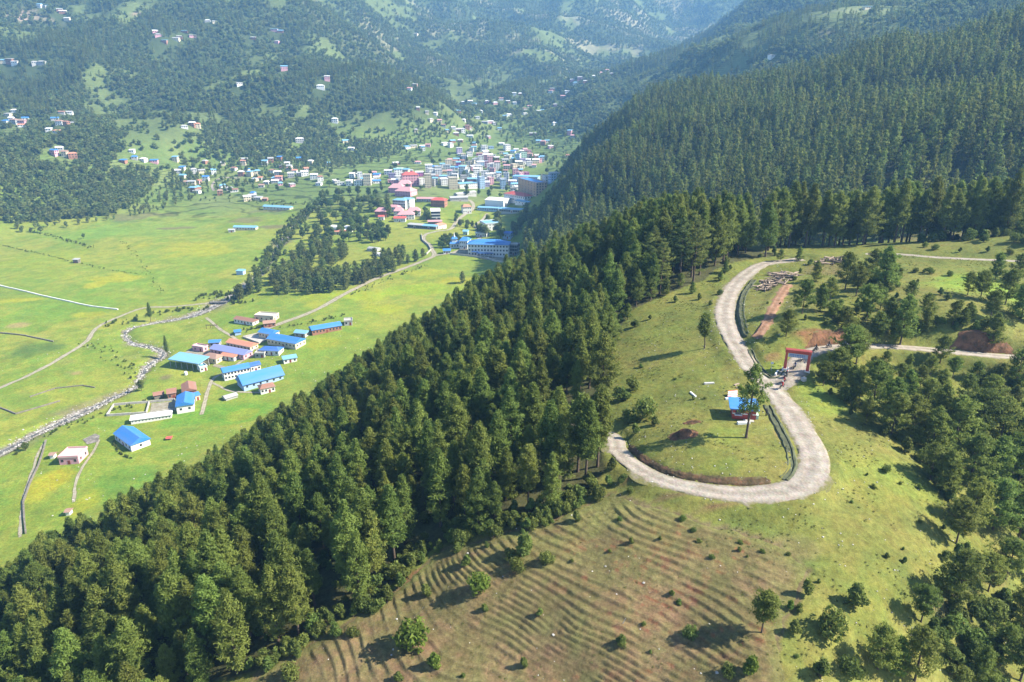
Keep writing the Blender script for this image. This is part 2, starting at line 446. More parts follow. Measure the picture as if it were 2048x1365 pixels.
# valley fields
for q in [(180,470,90,14,(0.16,0.25,0.035),.7),(80,520,110,30,(0.21,0.25,0.03),.6),(250,560,110,30,(0.14,0.24,0.03),.6),(110,620,120,40,(0.12,0.22,0.028),.7),(60,700,60,30,(0.075,0.13,0.03),.8),
          (300,460,130,22,(0.14,0.24,0.04),.6),(450,500,90,40,(0.17,0.24,0.036),.5),(390,500,90,18,G_YEL,.45),(230,555,60,12,G_YEL,.75),(185,570,30,8,G_YEL,.8),(60,600,60,8,G_YEL,.7),(180,630,40,6,G_YEL,.6),
          (280,490,40,8,G_YEL,.4),(40,650,22,7,(0.28,0.22,0.09),.8),(150,747,22,8,(0.27,0.19,0.09),.8),(95,555,70,8,(0.22,0.26,0.03),.5),
          (95,970,40,45,G_YEL,.9),(180,1000,26,30,(0.26,0.27,0.025),.7),(250,960,60,40,(0.10,0.20,0.028),.7),(430,830,110,28,(0.105,0.225,0.027),.8),(390,800,40,12,(0.22,0.25,0.03),.5),
          (480,830,30,12,(0.24,0.26,0.03),.6),(60,800,60,20,(0.11,0.20,0.03),.6),(700,590,120,14,(0.24,0.29,0.025),.7),(850,580,110,14,(0.20,0.28,0.025),.8),(920,560,60,10,(0.28,0.27,0.022),.7),
          (760,620,60,14,(0.24,0.27,0.022),.7),(640,690,60,20,(0.25,0.26,0.022),.5),(690,740,30,20,(0.19,0.25,0.025),.6),(860,545,80,8,(0.27,0.28,0.03),.6),(470,640,60,20,(0.12,0.21,0.03),.6),
          (620,610,40,10,(0.27,0.27,0.03),.7),(130,905,22,6,(0.16,0.10,0.06),.8),(330,755,14,6,(0.16,0.12,0.08),.7),
          (255,435,46,8,(0.15,0.14,0.06),.8),(330,430,40,5,(0.19,0.15,0.08),.6),(500,440,40,8,(0.16,0.13,0.07),.7),(420,425,60,10,(0.15,0.25,0.04),.7),(560,425,40,6,(0.14,0.12,0.06),.5),
          (450,400,60,6,(0.11,0.15,0.045),.6),(610,400,40,10,(0.18,0.26,0.05),.6),(940,388,50,5,(0.20,0.26,0.06),.9)]:
    blob(*q)
_rb = np.random.default_rng(19)
for k in range(34):
    u_, v_ = _rb.uniform(225, 620), _rb.uniform(398, 462)
    if u_ + (v_ - 400) * 1.2 < 290: continue
    blob(u_, v_, _rb.uniform(18, 48), _rb.uniform(2.0, 4.2), [(0.12, 0.19, 0.035), (0.20, 0.25, 0.05), (0.15, 0.125, 0.065), (0.17, 0.23, 0.04), (0.105, 0.15, 0.04), (0.22, 0.24, 0.06)][k % 6], 0.75, 0.2)
for k in range(60):
    u_, v_ = _rb.uniform(0, 460), _rb.uniform(470, 880)
    blob(u_, v_, _rb.uniform(10, 40), _rb.uniform(3, 9), [(0.20, 0.24, 0.045), (0.12, 0.18, 0.03), (0.24, 0.245, 0.06), (0.15, 0.21, 0.03)][k % 4], 0.5, 0.35)
# upper valley and mountains
UPV = smooth(820, 1000, MY)
paint(UPV, (0.120, 0.170, 0.045))
paint(UPV * smooth(0.46, 0.6, n1), (0.155, 0.195, 0.060))
MTN = smooth(25, 80, HZ - (10 + 0.05 * np.maximum(MY - 300, 0))) * smooth(700, 900, MY)
paint(MTN, (0.062, 0.085, 0.030))
paint(MTN * smooth(0.54, 0.60, fbm(MX / 110, MY / 110, 301, 4)), (0.112, 0.145, 0.048))
paint(MTN * 0.6 * smooth(0.56, 0.62, fbm(MX / 260, MY / 260, 305, 3)), (0.110, 0.142, 0.046))
FARM = smooth(1600, 2200, MY)
paint(FARM * smooth(0.50, 0.58, n1 * 0.5 + n3 * 0.5), (0.22, 0.21, 0.12))
for q in [(40,32,40,16,(0.34,0.26,0.21),1),(100,38,50,7,(0.32,0.25,0.19),1),(275,28,14,8,(0.3,0.22,0.16),.8),(1290,55,90,16,(0.26,0.24,0.15),.8),(1180,40,110,10,(0.24,0.23,0.15),.7),(920,60,60,8,(0.24,0.23,0.15),.7),
          (1560,125,60,14,(0.22,0.19,0.12),.8),(1460,150,60,8,(0.24,0.22,0.11),.8),(1650,70,50,10,(0.2,0.18,0.11),.7),(1700,20,90,8,(0.17,0.19,0.09),.7),(1400,150,40,8,(0.22,0.2,0.1),.6),(800,80,40,8,(0.2,0.2,0.12),.7)]:
    blob(*q)
dr, kr = polydist(MX[:, ::1], MY, RIVER[::3])
paint((1 - smooth(0.55, 1.1, dr / W_RIVER[::3][kr])), (0.20, 0.18, 0.15))
paint((1 - smooth(1.0, 3.2, dr / W_RIVER[::3][kr])) * smooth(0.42, 0.58, n2), (0.17, 0.16, 0.07))

GROUND_K = 0.80
def terrain_material():
    m = bpy.data.materials.new("ground_cover"); m.use_nodes = True
    nt = m.node_tree; N = nt.nodes.new; L = nt.links.new; b = nt.nodes["Principled BSDF"]
    b.inputs["Roughness"].default_value = 0.95; b.inputs["Specular IOR Level"].default_value = 0.1
    at = N("ShaderNodeAttribute"); at.attribute_name = "Col"
    ge = N("ShaderNodeNewGeometry")
    def noise(scale, det=4, rough=0.6):
        n = N("ShaderNodeTexNoise"); n.inputs["Scale"].default_value = scale; n.inputs["Detail"].default_value = det; n.inputs["Roughness"].default_value = rough
        L(ge.outputs["Position"], n.inputs["Vector"]); return n
    def rng_(src, a, b_, c, d):
        r = N("ShaderNodeMapRange"); r.inputs[1].default_value = a; r.inputs[2].default_value = b_; r.inputs[3].default_value = c; r.inputs[4].default_value = d
        L(src, r.inputs[0]); return r.outputs[0]
    def mul(a, b_):
        q = N("ShaderNodeMath"); q.operation = 'MULTIPLY'; L(a, q.inputs[0]); L(b_, q.inputs[1]); return q.outputs[0]
    na, nb, nc = noise(0.9, 5, 0.7), noise(0.12, 4), noise(4.0, 3)
    v = mul(mul(rng_(na.outputs[0], 0.3, 0.7, 0.66, 1.3), rng_(nb.outputs[0], 0.3, 0.7, 0.82, 1.16)), rng_(nc.outputs[0], 0.3, 0.7, 0.8, 1.18))
    # terraces on the far slopes
    tm = N("ShaderNodeAttribute"); tm.attribute_name = "terrace"
    sp = N("ShaderNodeSeparateXYZ"); L(ge.outputs["Position"], sp.inputs[0])
    ns = noise(0.012, 3)
    ad = N("ShaderNodeMath"); ad.operation = 'MULTIPLY_ADD'; ad.inputs[1].default_value = 14.0; L(ns.outputs[0], ad.inputs[0]); L(sp.outputs[2], ad.inputs[2])
    md = N("ShaderNodeMath"); md.operation = 'PINGPONG'; md.inputs[1].default_value = 1.6; L(ad.outputs[0], md.inputs[0])
    tr = rng_(md.outputs[0], 0.05, 0.55, 0.35, 1.0)
    mxv = N("ShaderNodeMix"); mxv.inputs["A"].default_value = 1.0; L(tm.outputs["Fac"], mxv.inputs["Factor"]); L(tr, mxv.inputs["B"])
    v = mul(v, mxv.outputs["Result"])
    hs = N("ShaderNodeHueSaturation"); L(at.outputs["Color"], hs.inputs["Color"]); L(v, hs.inputs["Value"])
    nh = noise(0.35, 4); L(rng_(nh.outputs[0], 0.3, 0.7, 0.475, 0.525), hs.inputs["Hue"])
    L(hs.outputs[0], b.inputs["Base Color"])
    bp = N("ShaderNodeBump"); bp.inputs["Strength"].default_value = 0.55; bp.inputs["Distance"].default_value = 0.35
    L(na.outputs[0], bp.inputs["Height"]); L(bp.outputs[0], b.inputs["Normal"])
    return m

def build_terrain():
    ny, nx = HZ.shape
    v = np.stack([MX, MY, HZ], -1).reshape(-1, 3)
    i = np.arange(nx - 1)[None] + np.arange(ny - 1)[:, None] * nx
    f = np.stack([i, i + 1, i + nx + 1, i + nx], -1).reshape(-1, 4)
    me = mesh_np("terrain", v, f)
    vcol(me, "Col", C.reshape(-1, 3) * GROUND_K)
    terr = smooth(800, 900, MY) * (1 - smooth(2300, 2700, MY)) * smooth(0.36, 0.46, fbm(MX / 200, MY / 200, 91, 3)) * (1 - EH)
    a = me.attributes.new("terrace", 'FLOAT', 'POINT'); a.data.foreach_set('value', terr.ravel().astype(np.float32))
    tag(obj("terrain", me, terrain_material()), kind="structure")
build_terrain()

# ------------------------------------------------------------------ strips: roads, paths, river
def strip(name, line, width, material, dz=0.05, nc=5, rag=0.0, kind="structure", flat=False, seed=0, crown=0.0):
    t = np.gradient(line[:, :2], axis=0); t /= np.linalg.norm(t, axis=1)[:, None] + 1e-9
    nrm = np.stack([-t[:, 1], t[:, 0]], 1)
    s = np.linspace(-0.5, 0.5, nc); V = []
    a = arc(line)
    for k, q in enumerate(s):
        w = width * q
        if rag and k in (0, nc - 1):
            w = w + np.sign(q) * (vnoise(a / 1.7, a * 0 + k, seed + 3) - 0.4 + 0.8 * (vnoise(a / 6, a * 0 + k, seed + 9) - 0.5)) * rag
        p = line[:, :2] + nrm * w[:, None]
        z = (line[:, 2] if flat else H(p[:, 0], p[:, 1])) + dz + crown * (1 - (2 * q) ** 2)
        if flat and k in (0, nc - 1): z = z - 0.22
        if flat:
            e = np.minimum(np.arange(len(z)), np.arange(len(z))[::-1]); z = np.where(e < 3, np.minimum(z, H(p[:, 0], p[:, 1]) - 0.05 + 0.03 * e), z)
        V.append(np.column_stack([p, z]))
    V = np.stack(V, 1); n = len(line); crs = np.tile(s, n).astype(np.float32)
    i = np.arange(nc - 1)[None] + np.arange(n - 1)[:, None] * nc
    f = np.stack([i, i + 1, i + nc + 1, i + nc], -1).reshape(-1, 4)[:, ::-1]
    me = mesh_np(name, V.reshape(-1, 3), f)
    at_ = me.attributes.new("cross", 'FLOAT', 'POINT'); at_.data.foreach_set('value', crs)
    return tag(obj(name, me, material), kind=kind)

M_GRAVEL = mat("pale_gravel", (0.43, 0.40, 0.36), 0.95, 0.42, 0.55, 0.9, 3.5, coords='Generated') if False else None
def gravel_material(name, c1, c2, c3):
    m = bpy.data.materials.new(name); m.use_nodes = True
    nt = m.node_tree; N = nt.nodes.new; L = nt.links.new; b = nt.nodes["Principled BSDF"]
    b.inputs["Roughness"].default_value = 0.95; b.inputs["Specular IOR Level"].default_value = 0.15
    ge = N("ShaderNodeNewGeometry")
    n1_ = N("ShaderNodeTexNoise"); n1_.inputs["Scale"].default_value = 0.45; n1_.inputs["Detail"].default_value = 6; n1_.inputs["Roughness"].default_value = 0.7
    vo = N("ShaderNodeTexVoronoi"); vo.inputs["Scale"].default_value = 1.9; vo.inputs["Randomness"].default_value = 1.0
    L(ge.outputs["Position"], n1_.inputs["Vector"]); L(ge.outputs["Position"], vo.inputs["Vector"])
    r = N("ShaderNodeValToRGB"); e = r.color_ramp.elements
    e[0].position, e[0].color = 0.33, (*c1, 1); e[1].position, e[1].color = 0.66, (*c3, 1)
    q = e.new(0.5); q.color = (*c2, 1)
    L(n1_.outputs[0], r.inputs[0])
    mx = N("ShaderNodeMix"); mx.data_type = 'RGBA'; mx.blend_type = 'MULTIPLY'; mx.inputs["Factor"].default_value = 0.09
    L(r.outputs[0], mx.inputs["A"]); L(vo.outputs["Color"], mx.inputs["B"])
    cr = N("ShaderNodeAttribute"); cr.attribute_name = "cross"
    ab = N("ShaderNodeMath"); ab.operation = 'ABSOLUTE'; L(cr.outputs["Fac"], ab.inputs[0])
    n2_ = N("ShaderNodeTexNoise"); n2_.inputs["Scale"].default_value = 0.8; n2_.inputs["Detail"].default_value = 5; L(ge.outputs["Position"], n2_.inputs["Vector"])
    ad = N("ShaderNodeMath"); ad.operation = 'MULTIPLY_ADD'; ad.inputs[1].default_value = 0.34; L(n2_.outputs[0], ad.inputs[0]); L(ab.outputs[0], ad.inputs[2])
    ce = N("ShaderNodeMapRange"); ce.inputs[1].default_value = 0.54; ce.inputs[2].default_value = 0.64; L(ad.outputs[0], ce.inputs[0])
    mg = N("ShaderNodeMix"); mg.data_type = 'RGBA'; mg.inputs["B"].default_value = (0.120, 0.115, 0.045, 1)
    wr = N("ShaderNodeValToRGB"); we = wr.color_ramp.elements
    we[0].position, we[0].color = 0.0, (0.82, 0.82, 0.80, 1); we[1].position, we[1].color = 0.5, (0.78, 0.76, 0.70, 1)
    for ps, vv in ((0.10, 0.90), (0.19, 1.10), (0.27, 1.06), (0.36, 0.88)):
        q_ = we.new(ps); q_.color = (vv, vv, vv * 0.98, 1)
    aw = N("ShaderNodeMath"); aw.operation = 'MULTIPLY_ADD'; aw.inputs[1].default_value = 0.16; L(n1_.outputs[0], aw.inputs[0]); L(ab.outputs[0], aw.inputs[2])
    as_ = N("ShaderNodeMath"); as_.operation = 'SUBTRACT'; as_.inputs[1].default_value = 0.08; L(aw.outputs[0], as_.inputs[0]); L(as_.outputs[0], wr.inputs[0])
    mw = N("ShaderNodeMix"); mw.data_type = 'RGBA'; mw.blend_type = 'MULTIPLY'; mw.inputs["Factor"].default_value = 1.0
    L(mx.outputs["Result"], mw.inputs["A"]); L(wr.outputs[0], mw.inputs["B"])
    L(ce.outputs[0], mg.inputs["Factor"]); L(mw.outputs["Result"], mg.inputs["A"])
    L(mg.outputs["Result"], b.inputs["Base Color"])
    bp = N("ShaderNodeBump"); bp.inputs["Strength"].default_value = 0.5; bp.inputs["Distance"].default_value = 0.12
    L(vo.outputs["Distance"], bp.inputs["Height"]); L(bp.outputs[0], b.inputs["Normal"])
    MATS[name] = m
    return m
M_ROAD = gravel_material("pale_gravel", (0.190, 0.160, 0.130), (0.252, 0.220, 0.188), (0.300, 0.270, 0.238))
M_DIRT = gravel_material("red_dirt", (0.15, 0.08, 0.045), (0.22, 0.125, 0.08), (0.26, 0.165, 0.11))
M_PATH = gravel_material("dusty_path", (0.19, 0.165, 0.11), (0.26, 0.235, 0.175), (0.32, 0.295, 0.235))
M_STONES = gravel_material("river_stones", (0.09, 0.08, 0.07), (0.19, 0.17, 0.15), (0.33, 0.31, 0.28))
strip("gravel_road", ROAD_MAIN, W_MAIN * 1.12, M_ROAD, 0.02, 13, 1.7, flat=True, crown=0.10)
strip("gate_road", ROAD_GATE, W_GATE * 1.1, M_ROAD, 0.05, 11, 0.8, flat=True, seed=4, crown=0.08)
strip("far_road", ROAD_FAR, W_FAR, M_ROAD, 0.05, 5, 0.5, flat=True, seed=8)
strip("dirt_track", TRACK, W_TRACK, M_DIRT, 0.05, 7, 1.5, flat=True, seed=12)

# ------------------------------------------------------------------ foliage prototypes
def foliage_material(name, c1, c2, c3, var=0.28, trans=0.48):
    m = bpy.data.materials.new(name); m.use_nodes = True
    nt = m.node_tree; N = nt.nodes.new; L = nt.links.new
    b = nt.nodes["Principled BSDF"]; out = nt.nodes["Material Output"]
    b.inputs["Roughness"].default_value = 0.75; b.inputs["Specular IOR Level"].default_value = 0.18
    at = N("ShaderNodeAttribute"); at.attribute_name = "leaf"
    r = N("ShaderNodeValToRGB"); e = r.color_ramp.elements
    e[0].position, e[0].color = 0.0, (*c1, 1); e[1].position, e[1].color = 1.0, (*c3, 1)
    q = e.new(0.5); q.color = (*c2, 1)
    L(at.outputs["Fac"], r.inputs[0])
    oi = N("ShaderNodeObjectInfo"); hs = N("ShaderNodeHueSaturation")
    mr = N("ShaderNodeMapRange"); mr.inputs[3].default_value = 1 - var; mr.inputs[4].default_value = 1 + var
    L(oi.outputs["Random"], mr.inputs[0]); L(mr.outputs[0], hs.inputs["Value"])
    wn_ = N("ShaderNodeTexWhiteNoise"); wn_.noise_dimensions = '1D'; L(oi.outputs["Random"], wn_.inputs["W"])
    mh = N("ShaderNodeMapRange"); mh.inputs[3].default_value = 0.470; mh.inputs[4].default_value = 0.515
    L(wn_.outputs["Value"], mh.inputs[0]); L(mh.outputs[0], hs.inputs["Hue"])
    L(r.outputs[0], hs.inputs["Color"]); L(hs.outputs[0], b.inputs["Base Color"])
    tr = N("ShaderNodeBsdfTranslucent"); L(hs.outputs[0], tr.inputs["Color"])
    mx = N("ShaderNodeMixShader"); mx.inputs[0].default_value = trans
    L(b.outputs[0], mx.inputs[1]); L(tr.outputs[0], mx.inputs[2]); L(mx.outputs[0], out.inputs["Surface"])
    MATS[name] = m
    return m
M_PINE = foliage_material("pine_needles", (0.085, 0.122, 0.027), (0.128, 0.178, 0.036), (0.180, 0.225, 0.052))
M_PINE_E = foliage_material("dark_pine_needles", (0.078, 0.112, 0.032), (0.120, 0.160, 0.040), (0.178, 0.212, 0.056))
M_LEAF = foliage_material("broad_leaves", (0.060, 0.100, 0.026), (0.092, 0.142, 0.034), (0.140, 0.190, 0.048), 0.28)
M_LEAF_FAR = foliage_material("hillside_leaves", (0.085, 0.120, 0.038), (0.122, 0.165, 0.048), (0.175, 0.215, 0.066), 0.30)
M_SHRUB = foliage_material("shrub_leaves", (0.070, 0.102, 0.027), (0.108, 0.155, 0.034), (0.160, 0.205, 0.050), 0.26)
M_LIME = foliage_material("bright_leaves", (0.075, 0.125, 0.020), (0.105, 0.170, 0.024), (0.150, 0.210, 0.036), 0.10)
M_BARK = mat("pine_bark", (0.105, 0.075, 0.055), 0.95, 0.5, 2.0)

def blades(cen, out, size, width, rnd, up=0.35, jit=0.9):
    """one leaf or needle-bunch triangle at each centre; normals roughly along out"""
    n = len(cen)
    nrm = out + np.array([0, 0, up]) + rnd.normal(0, jit, (n, 3)); nrm /= np.linalg.norm(nrm, axis=1)[:, None]
    d = rnd.normal(0, 1, (n, 3)) + out * 0.9 + np.array([0, 0, 0.5]); d -= nrm * (d * nrm).sum(1)[:, None]
    d /= np.linalg.norm(d, axis=1)[:, None] + 1e-9
    s = np.cross(nrm, d)
    l = (size * rnd.uniform(0.6, 1.25, n))[:, None]; w = (width * rnd.uniform(0.6, 1.3, n))[:, None]
    a = cen - d * l * 0.35 - s * w * 0.5; b = cen - d * l * 0.35 + s * w * 0.5; c = cen + d * l * 0.65
    return np.stack([a, b, c], 1)

def tris_mesh(name, T, rnd, shade=None):
    n = len(T)
    me = mesh_np(name, T.reshape(-1, 3), np.arange(3 * n).reshape(-1, 3), False)
    a = me.attributes.new("leaf", 'FLOAT', 'POINT')
    v = rnd.uniform(0, 1, n) if shade is None else shade
    a.data.foreach_set('value', np.repeat(v, 3).astype(np.float32))
    return me

def tube(path, rad, sides=6):
    path = np.asarray(path, float); V = []; F = []
    for k, p in enumerate(path):
        t = path[min(k + 1, len(path) - 1)] - path[max(k - 1, 0)]; t = t / (np.linalg.norm(t) + 1e-9)
        a = np.cross(t, [0.13, 0.97, 0.21]); a /= np.linalg.norm(a); b = np.cross(t, a)
        for s in range(sides):
            q = 2 * math.pi * s / sides
            V.append(p + rad[k] * (a * math.cos(q) + b * math.sin(q)))
    for k in range(len(path) - 1):
        for s in range(sides):
            s2 = (s + 1) % sides
            F.append((k * sides + s, k * sides + s2, (k + 1) * sides + s2, (k + 1) * sides + s))
    return np.array(V), F

def merge(parts):
    V = []; F = []; o = 0
    for v, f in parts:
        V.append(v); F += [tuple(i + o for i in q) for q in f]; o += len(v)
    return np.vstack(V), F

def pine(seed, h=15.0, R=2.9, base=0.22, levels=18, nbr=7, tuft=10, blade=8, size=0.62, width=0.20, bend=0.0, limb=True, sparse=0.0, flat=0.0, lay=1.0):
    rnd = np.random.default_rng(seed)
    lean = rnd.normal(0, 0.012, 2)
    def axis(z):
        t = z / h
        return np.stack([lean[0] * z + bend * np.sin(t * 3.0) * t, lean[1] * z + 0.3 * bend * np.sin(t * 4), z], -1)
    zs = np.linspace(-0.6, h * 0.98, 9)
    parts = [tube(axis(zs), np.interp(zs, [-0.6, 0, h * 0.5, h], [0.34, 0.27, 0.16, 0.02]) * (h / 15) ** 0.8, 7)]
    cen = []; out = []; shade = []
    zc = h * base
    for k in range(levels):
        t = (k + rnd.uniform(-0.3, 0.3)) / (levels - 1); t = min(max(t, 0), 1)
        z = zc + (h - zc) * t ** 0.95
        prof = (1 - t ** 1.7) ** 0.85 * (0.66 + 0.34 * math.sin(min(1, t / 0.3) * math.pi / 2)) + 0.05
        if flat: prof = prof * (1 - flat) + flat * (0.75 if t > 0.25 else 0.45) * (1 - t ** 4)
        nb = nbr if t < 0.85 else max(3, nbr - 2)
        ph0 = rnd.uniform(0, 6.28)
        lv = rnd.uniform(0.66, 1.22)
        for j in range(nb):
            if rnd.uniform() < sparse: continue
            ph = ph0 + 6.283 * j / nb + rnd.normal(0, 0.28)
            L = R * prof * lv * rnd.uniform(0.65, 1.2)
            el = math.radians((rnd.uniform(-2, 22) + 36 * t) * lay)
            p0 = axis(np.array(z))
            dirh = np.array([math.cos(ph), math.sin(ph), 0.0])
            def bp(s): return p0 + dirh * (L * s * math.cos(el)) + np.array([0, 0, L * (s * math.sin(el) + 0.18 * s * s)])
            if limb and k % 2 == 0 and L > 0.8:
                parts.append(tube([bp(0.0), bp(0.5), bp(0.92)], [0.055, 0.035, 0.012], 3))
            nt_ = max(2, int(round(tuft * (0.35 + 0.75 * L / R))))
            s = rnd.uniform(0.28, 1.0, nt_) ** 0.75
            side = np.array([-dirh[1], dirh[0], 0])
            sh = rnd.uniform(0, 1) * 0.5
            for q in s:
                c = bp(q) + side * rnd.normal(0, 0.20) * L * (0.35 + 0.6 * q) * 0.9 + np.array([0, 0, rnd.normal(0.05, 0.14 * lay)])
                for _ in range(blade):
                    cen.append(c + rnd.normal(0, 0.23, 3) * np.array([1, 1, lay])); o = dirh * 0.8 + np.array([0, 0, 0.35]); out.append(o)
                    shade.append(sh + 0.5 * rnd.uniform(0, 1))
    cen = np.array(cen); out = np.array(out)
    T = blades(cen, out, size, width, rnd)
    crown = tris_mesh("pine_crown", T, rnd, np.array(shade))
    V, F = merge(parts)
    tm = bpy.data.meshes.new("pine_trunk"); tm.from_pydata([tuple(p) for p in V], [], F); tm.update()
    for p in tm.polygons: p.use_smooth = True
    return tm, crown

def leafy(seed, h=9.0, R=3.4, base=0.25, lobes=9, n=1400, size=0.75, width=0.55, conical=0.0, trunk=True, limbs=5):
    rnd = np.random.default_rng(seed)
    zc = h * (base + (1 - base) * 0.5); rz = h * (1 - base) * 0.5
    L = []
    for k in range(lobes):
        ph = rnd.uniform(0, 6.28); t = rnd.uniform(-0.75, 0.85)
        rr = R * 0.62 * math.sqrt(max(0.05, 1 - t * t)) * rnd.uniform(0.5, 1.0) * (1 - conical * max(0, t))
        L.append((np.array([rr * math.cos(ph), rr * math.sin(ph), zc + t * rz * 0.78]), R * rnd.uniform(0.34, 0.56) * (1 - 0.5 * conical * max(0, t))))
    L.append((np.array([0, 0, h - R * 0.35]), R * 0.36)); L.append((np.array([0, 0, zc]), R * 0.6))
    w = np.array([r * r for _, r in L]); w /= w.sum()
    cen = []; out = []; shade = []
    for (c, r), q in zip(L, w):
        m = max(4, int(n * q)); d = rnd.normal(0, 1, (m, 3)); d /= np.linalg.norm(d, axis=1)[:, None]
        rad = r * rnd.uniform(0.55, 1.08, m) ** 0.6
        p = c + d * rad[:, None] * np.array([1, 1, 0.85])
        p[:, 2] = np.maximum(p[:, 2], h * base * 0.5 * rnd.uniform(0.3, 1.0, m))
        cen.append(p); out.append(d); shade.append(rnd.uniform(0, 0.45) + rnd.uniform(0, 0.55, m))
    cen = np.vstack(cen); out = np.vstack(out)
    crown = tris_mesh("leaf_crown", blades(cen, out, size, width, rnd, 0.25, 0.7), rnd, np.concatenate(shade))
    parts = [tube([(0, 0, -0.4), (0.05, 0.02, h * base), (0.1, 0.0, zc)], [0.03 * h, 0.022 * h, 0.010 * h], 6)]
    for k in range(limbs):
        c, r = L[k % len(L)]
        s0 = np.array([0.05, 0.0, h * base * rnd.uniform(0.7, 1.2)])
        parts.append(tube([s0, 0.5 * (s0 + c) + np.array([0, 0, -0.1 * r]), c], [0.013 * h, 0.010 * h, 0.004 * h], 4))
    V, F = merge(parts)
    tm = bpy.data.meshes.new("leafy_trunk"); tm.from_pydata([tuple(p) for p in V], [], F); tm.update()
    return tm, crown

PINES = [pine(100 + k, h=15 + (k % 3) * 0.8 - 0.8, R=(2.9, 3.3, 2.6, 3.5, 3.1, 2.8)[k], flat=(0.0, 0.15, 0.0, 0.1, 0.3, 0.05)[k], sparse=0.10, base=(0.16, 0.24, 0.30, 0.20, 0.34, 0.12)[k]) for k in range(6)]
TALLS = [pine(140 + k, h=20.0, R=(4.5, 4.0, 4.9, 4.2)[k], base=(0.26, 0.36, 0.20, 0.42)[k], levels=13, nbr=7, tuft=14, sparse=0.22, flat=(0.05, 0.2, 0.0, 0.25)[k], lay=0.5) for k in range(4)]
SOFTS = [pine(160 + k, h=10.0, R=(3.8, 3.3, 4.2, 3.1)[k], base=(0.22, 0.12, 0.3, 0.18)[k], levels=12, nbr=7, tuft=12, size=0.58, width=0.20, sparse=0.14, lay=0.75, flat=(0.3, 0.1, 0.45, 0.0)[k]) for k in range(4)]
FARP = [pine(180 + k, h=15.0, R=(2.7, 3.0, 2.4, 2.8)[k], base=0.10, levels=11, nbr=5, tuft=3.2, blade=3, size=1.1, width=0.6, limb=False) for k in range(4)]
LEAFS = [leafy(200 + k, h=9.0, R=(3.4, 3.0, 3.8, 2.8)[k], base=(0.22, 0.16, 0.28, 0.12)[k], n=1300) for k in range(4)]
SHRUBS = [leafy(220 + k, h=2.4, R=(1.25, 1.0, 1.45, 0.9)[k], base=0.04, n=700, size=0.34, width=0.24, lobes=(8, 6, 10, 7)[k], conical=(0.2, 0.7, 0.1, 0.8)[k]) for k in range(4)]
FARB = [leafy(240 + k, h=9.0, R=(3.4, 3.0, 3.8)[k], base=0.05, n=110, size=1.9, width=1.5, lobes=5, limbs=0) for k in range(3)]
for grp, m in ((PINES, M_PINE), (TALLS, M_PINE_E), (SOFTS, M_PINE), (FARP, M_PINE_E), (LEAFS, M_LEAF), (SHRUBS, M_SHRUB), (FARB, M_LEAF_FAR)):
    for tm, cm in grp:
        tm.materials.append(M_BARK); cm.materials.append(m)

def plant(name, proto, x, y, s, label, cat, group, rz=None, sz=None, crown_mat=None, z=None, tilt=(0, 0)):
    z = float(H(x, y)) if z is None else z
    o = empty(name, (float(x), float(y), z - 0.1), random.uniform(0, 6.28) if rz is None else rz)
    o.rotation_euler = (tilt[0], tilt[1], o.rotation_euler[2])
    o.scale = (s, s, s if sz is None else sz)
    t = obj("trunk", proto[0], None, o)
    c = obj("crown", proto[1], None, o)
    if crown_mat is not None:
        c.material_slots[0].link = 'OBJECT'; c.material_slots[0].material = crown_mat
    tag(o, label, cat, group)
    return o

def proto_collection(name, protos):
    col = bpy.data.collections.new(name)
    for k, (tm, cm) in enumerate(protos):
        nv = len(tm.vertices)
        v1 = np.empty(nv * 3, np.float32); tm.vertices.foreach_get('co', v1)
        v2 = np.empty(len(cm.vertices) * 3, np.float32); cm.vertices.foreach_get('co', v2)
        faces = [tuple(p.vertices) for p in tm.polygons]
        f2 = (np.arange(len(cm.vertices)) + nv).reshape(-1, 3)
        me = bpy.data.meshes.new(name + "_mesh")
        me.from_pydata(np.vstack([v1.reshape(-1, 3), v2.reshape(-1, 3)]).tolist(), [], faces + f2.tolist())
        me.materials.append(tm.materials[0]); me.materials.append(cm.materials[0])
        mi = np.zeros(len(me.polygons), np.int32); mi[len(faces):] = 1
        me.polygons.foreach_set('material_index', mi)
        lf = np.zeros(len(cm.vertices), np.float32); cm.attributes["leaf"].data.foreach_get('value', lf)
        a = me.attributes.new("leaf", 'FLOAT', 'POINT'); a.data.foreach_set('value', np.concatenate([np.zeros(nv, np.float32), lf]))
        me.update()
        o = bpy.data.objects.new("%s_%02d" % (name, k), me); col.objects.link(o)
    return col

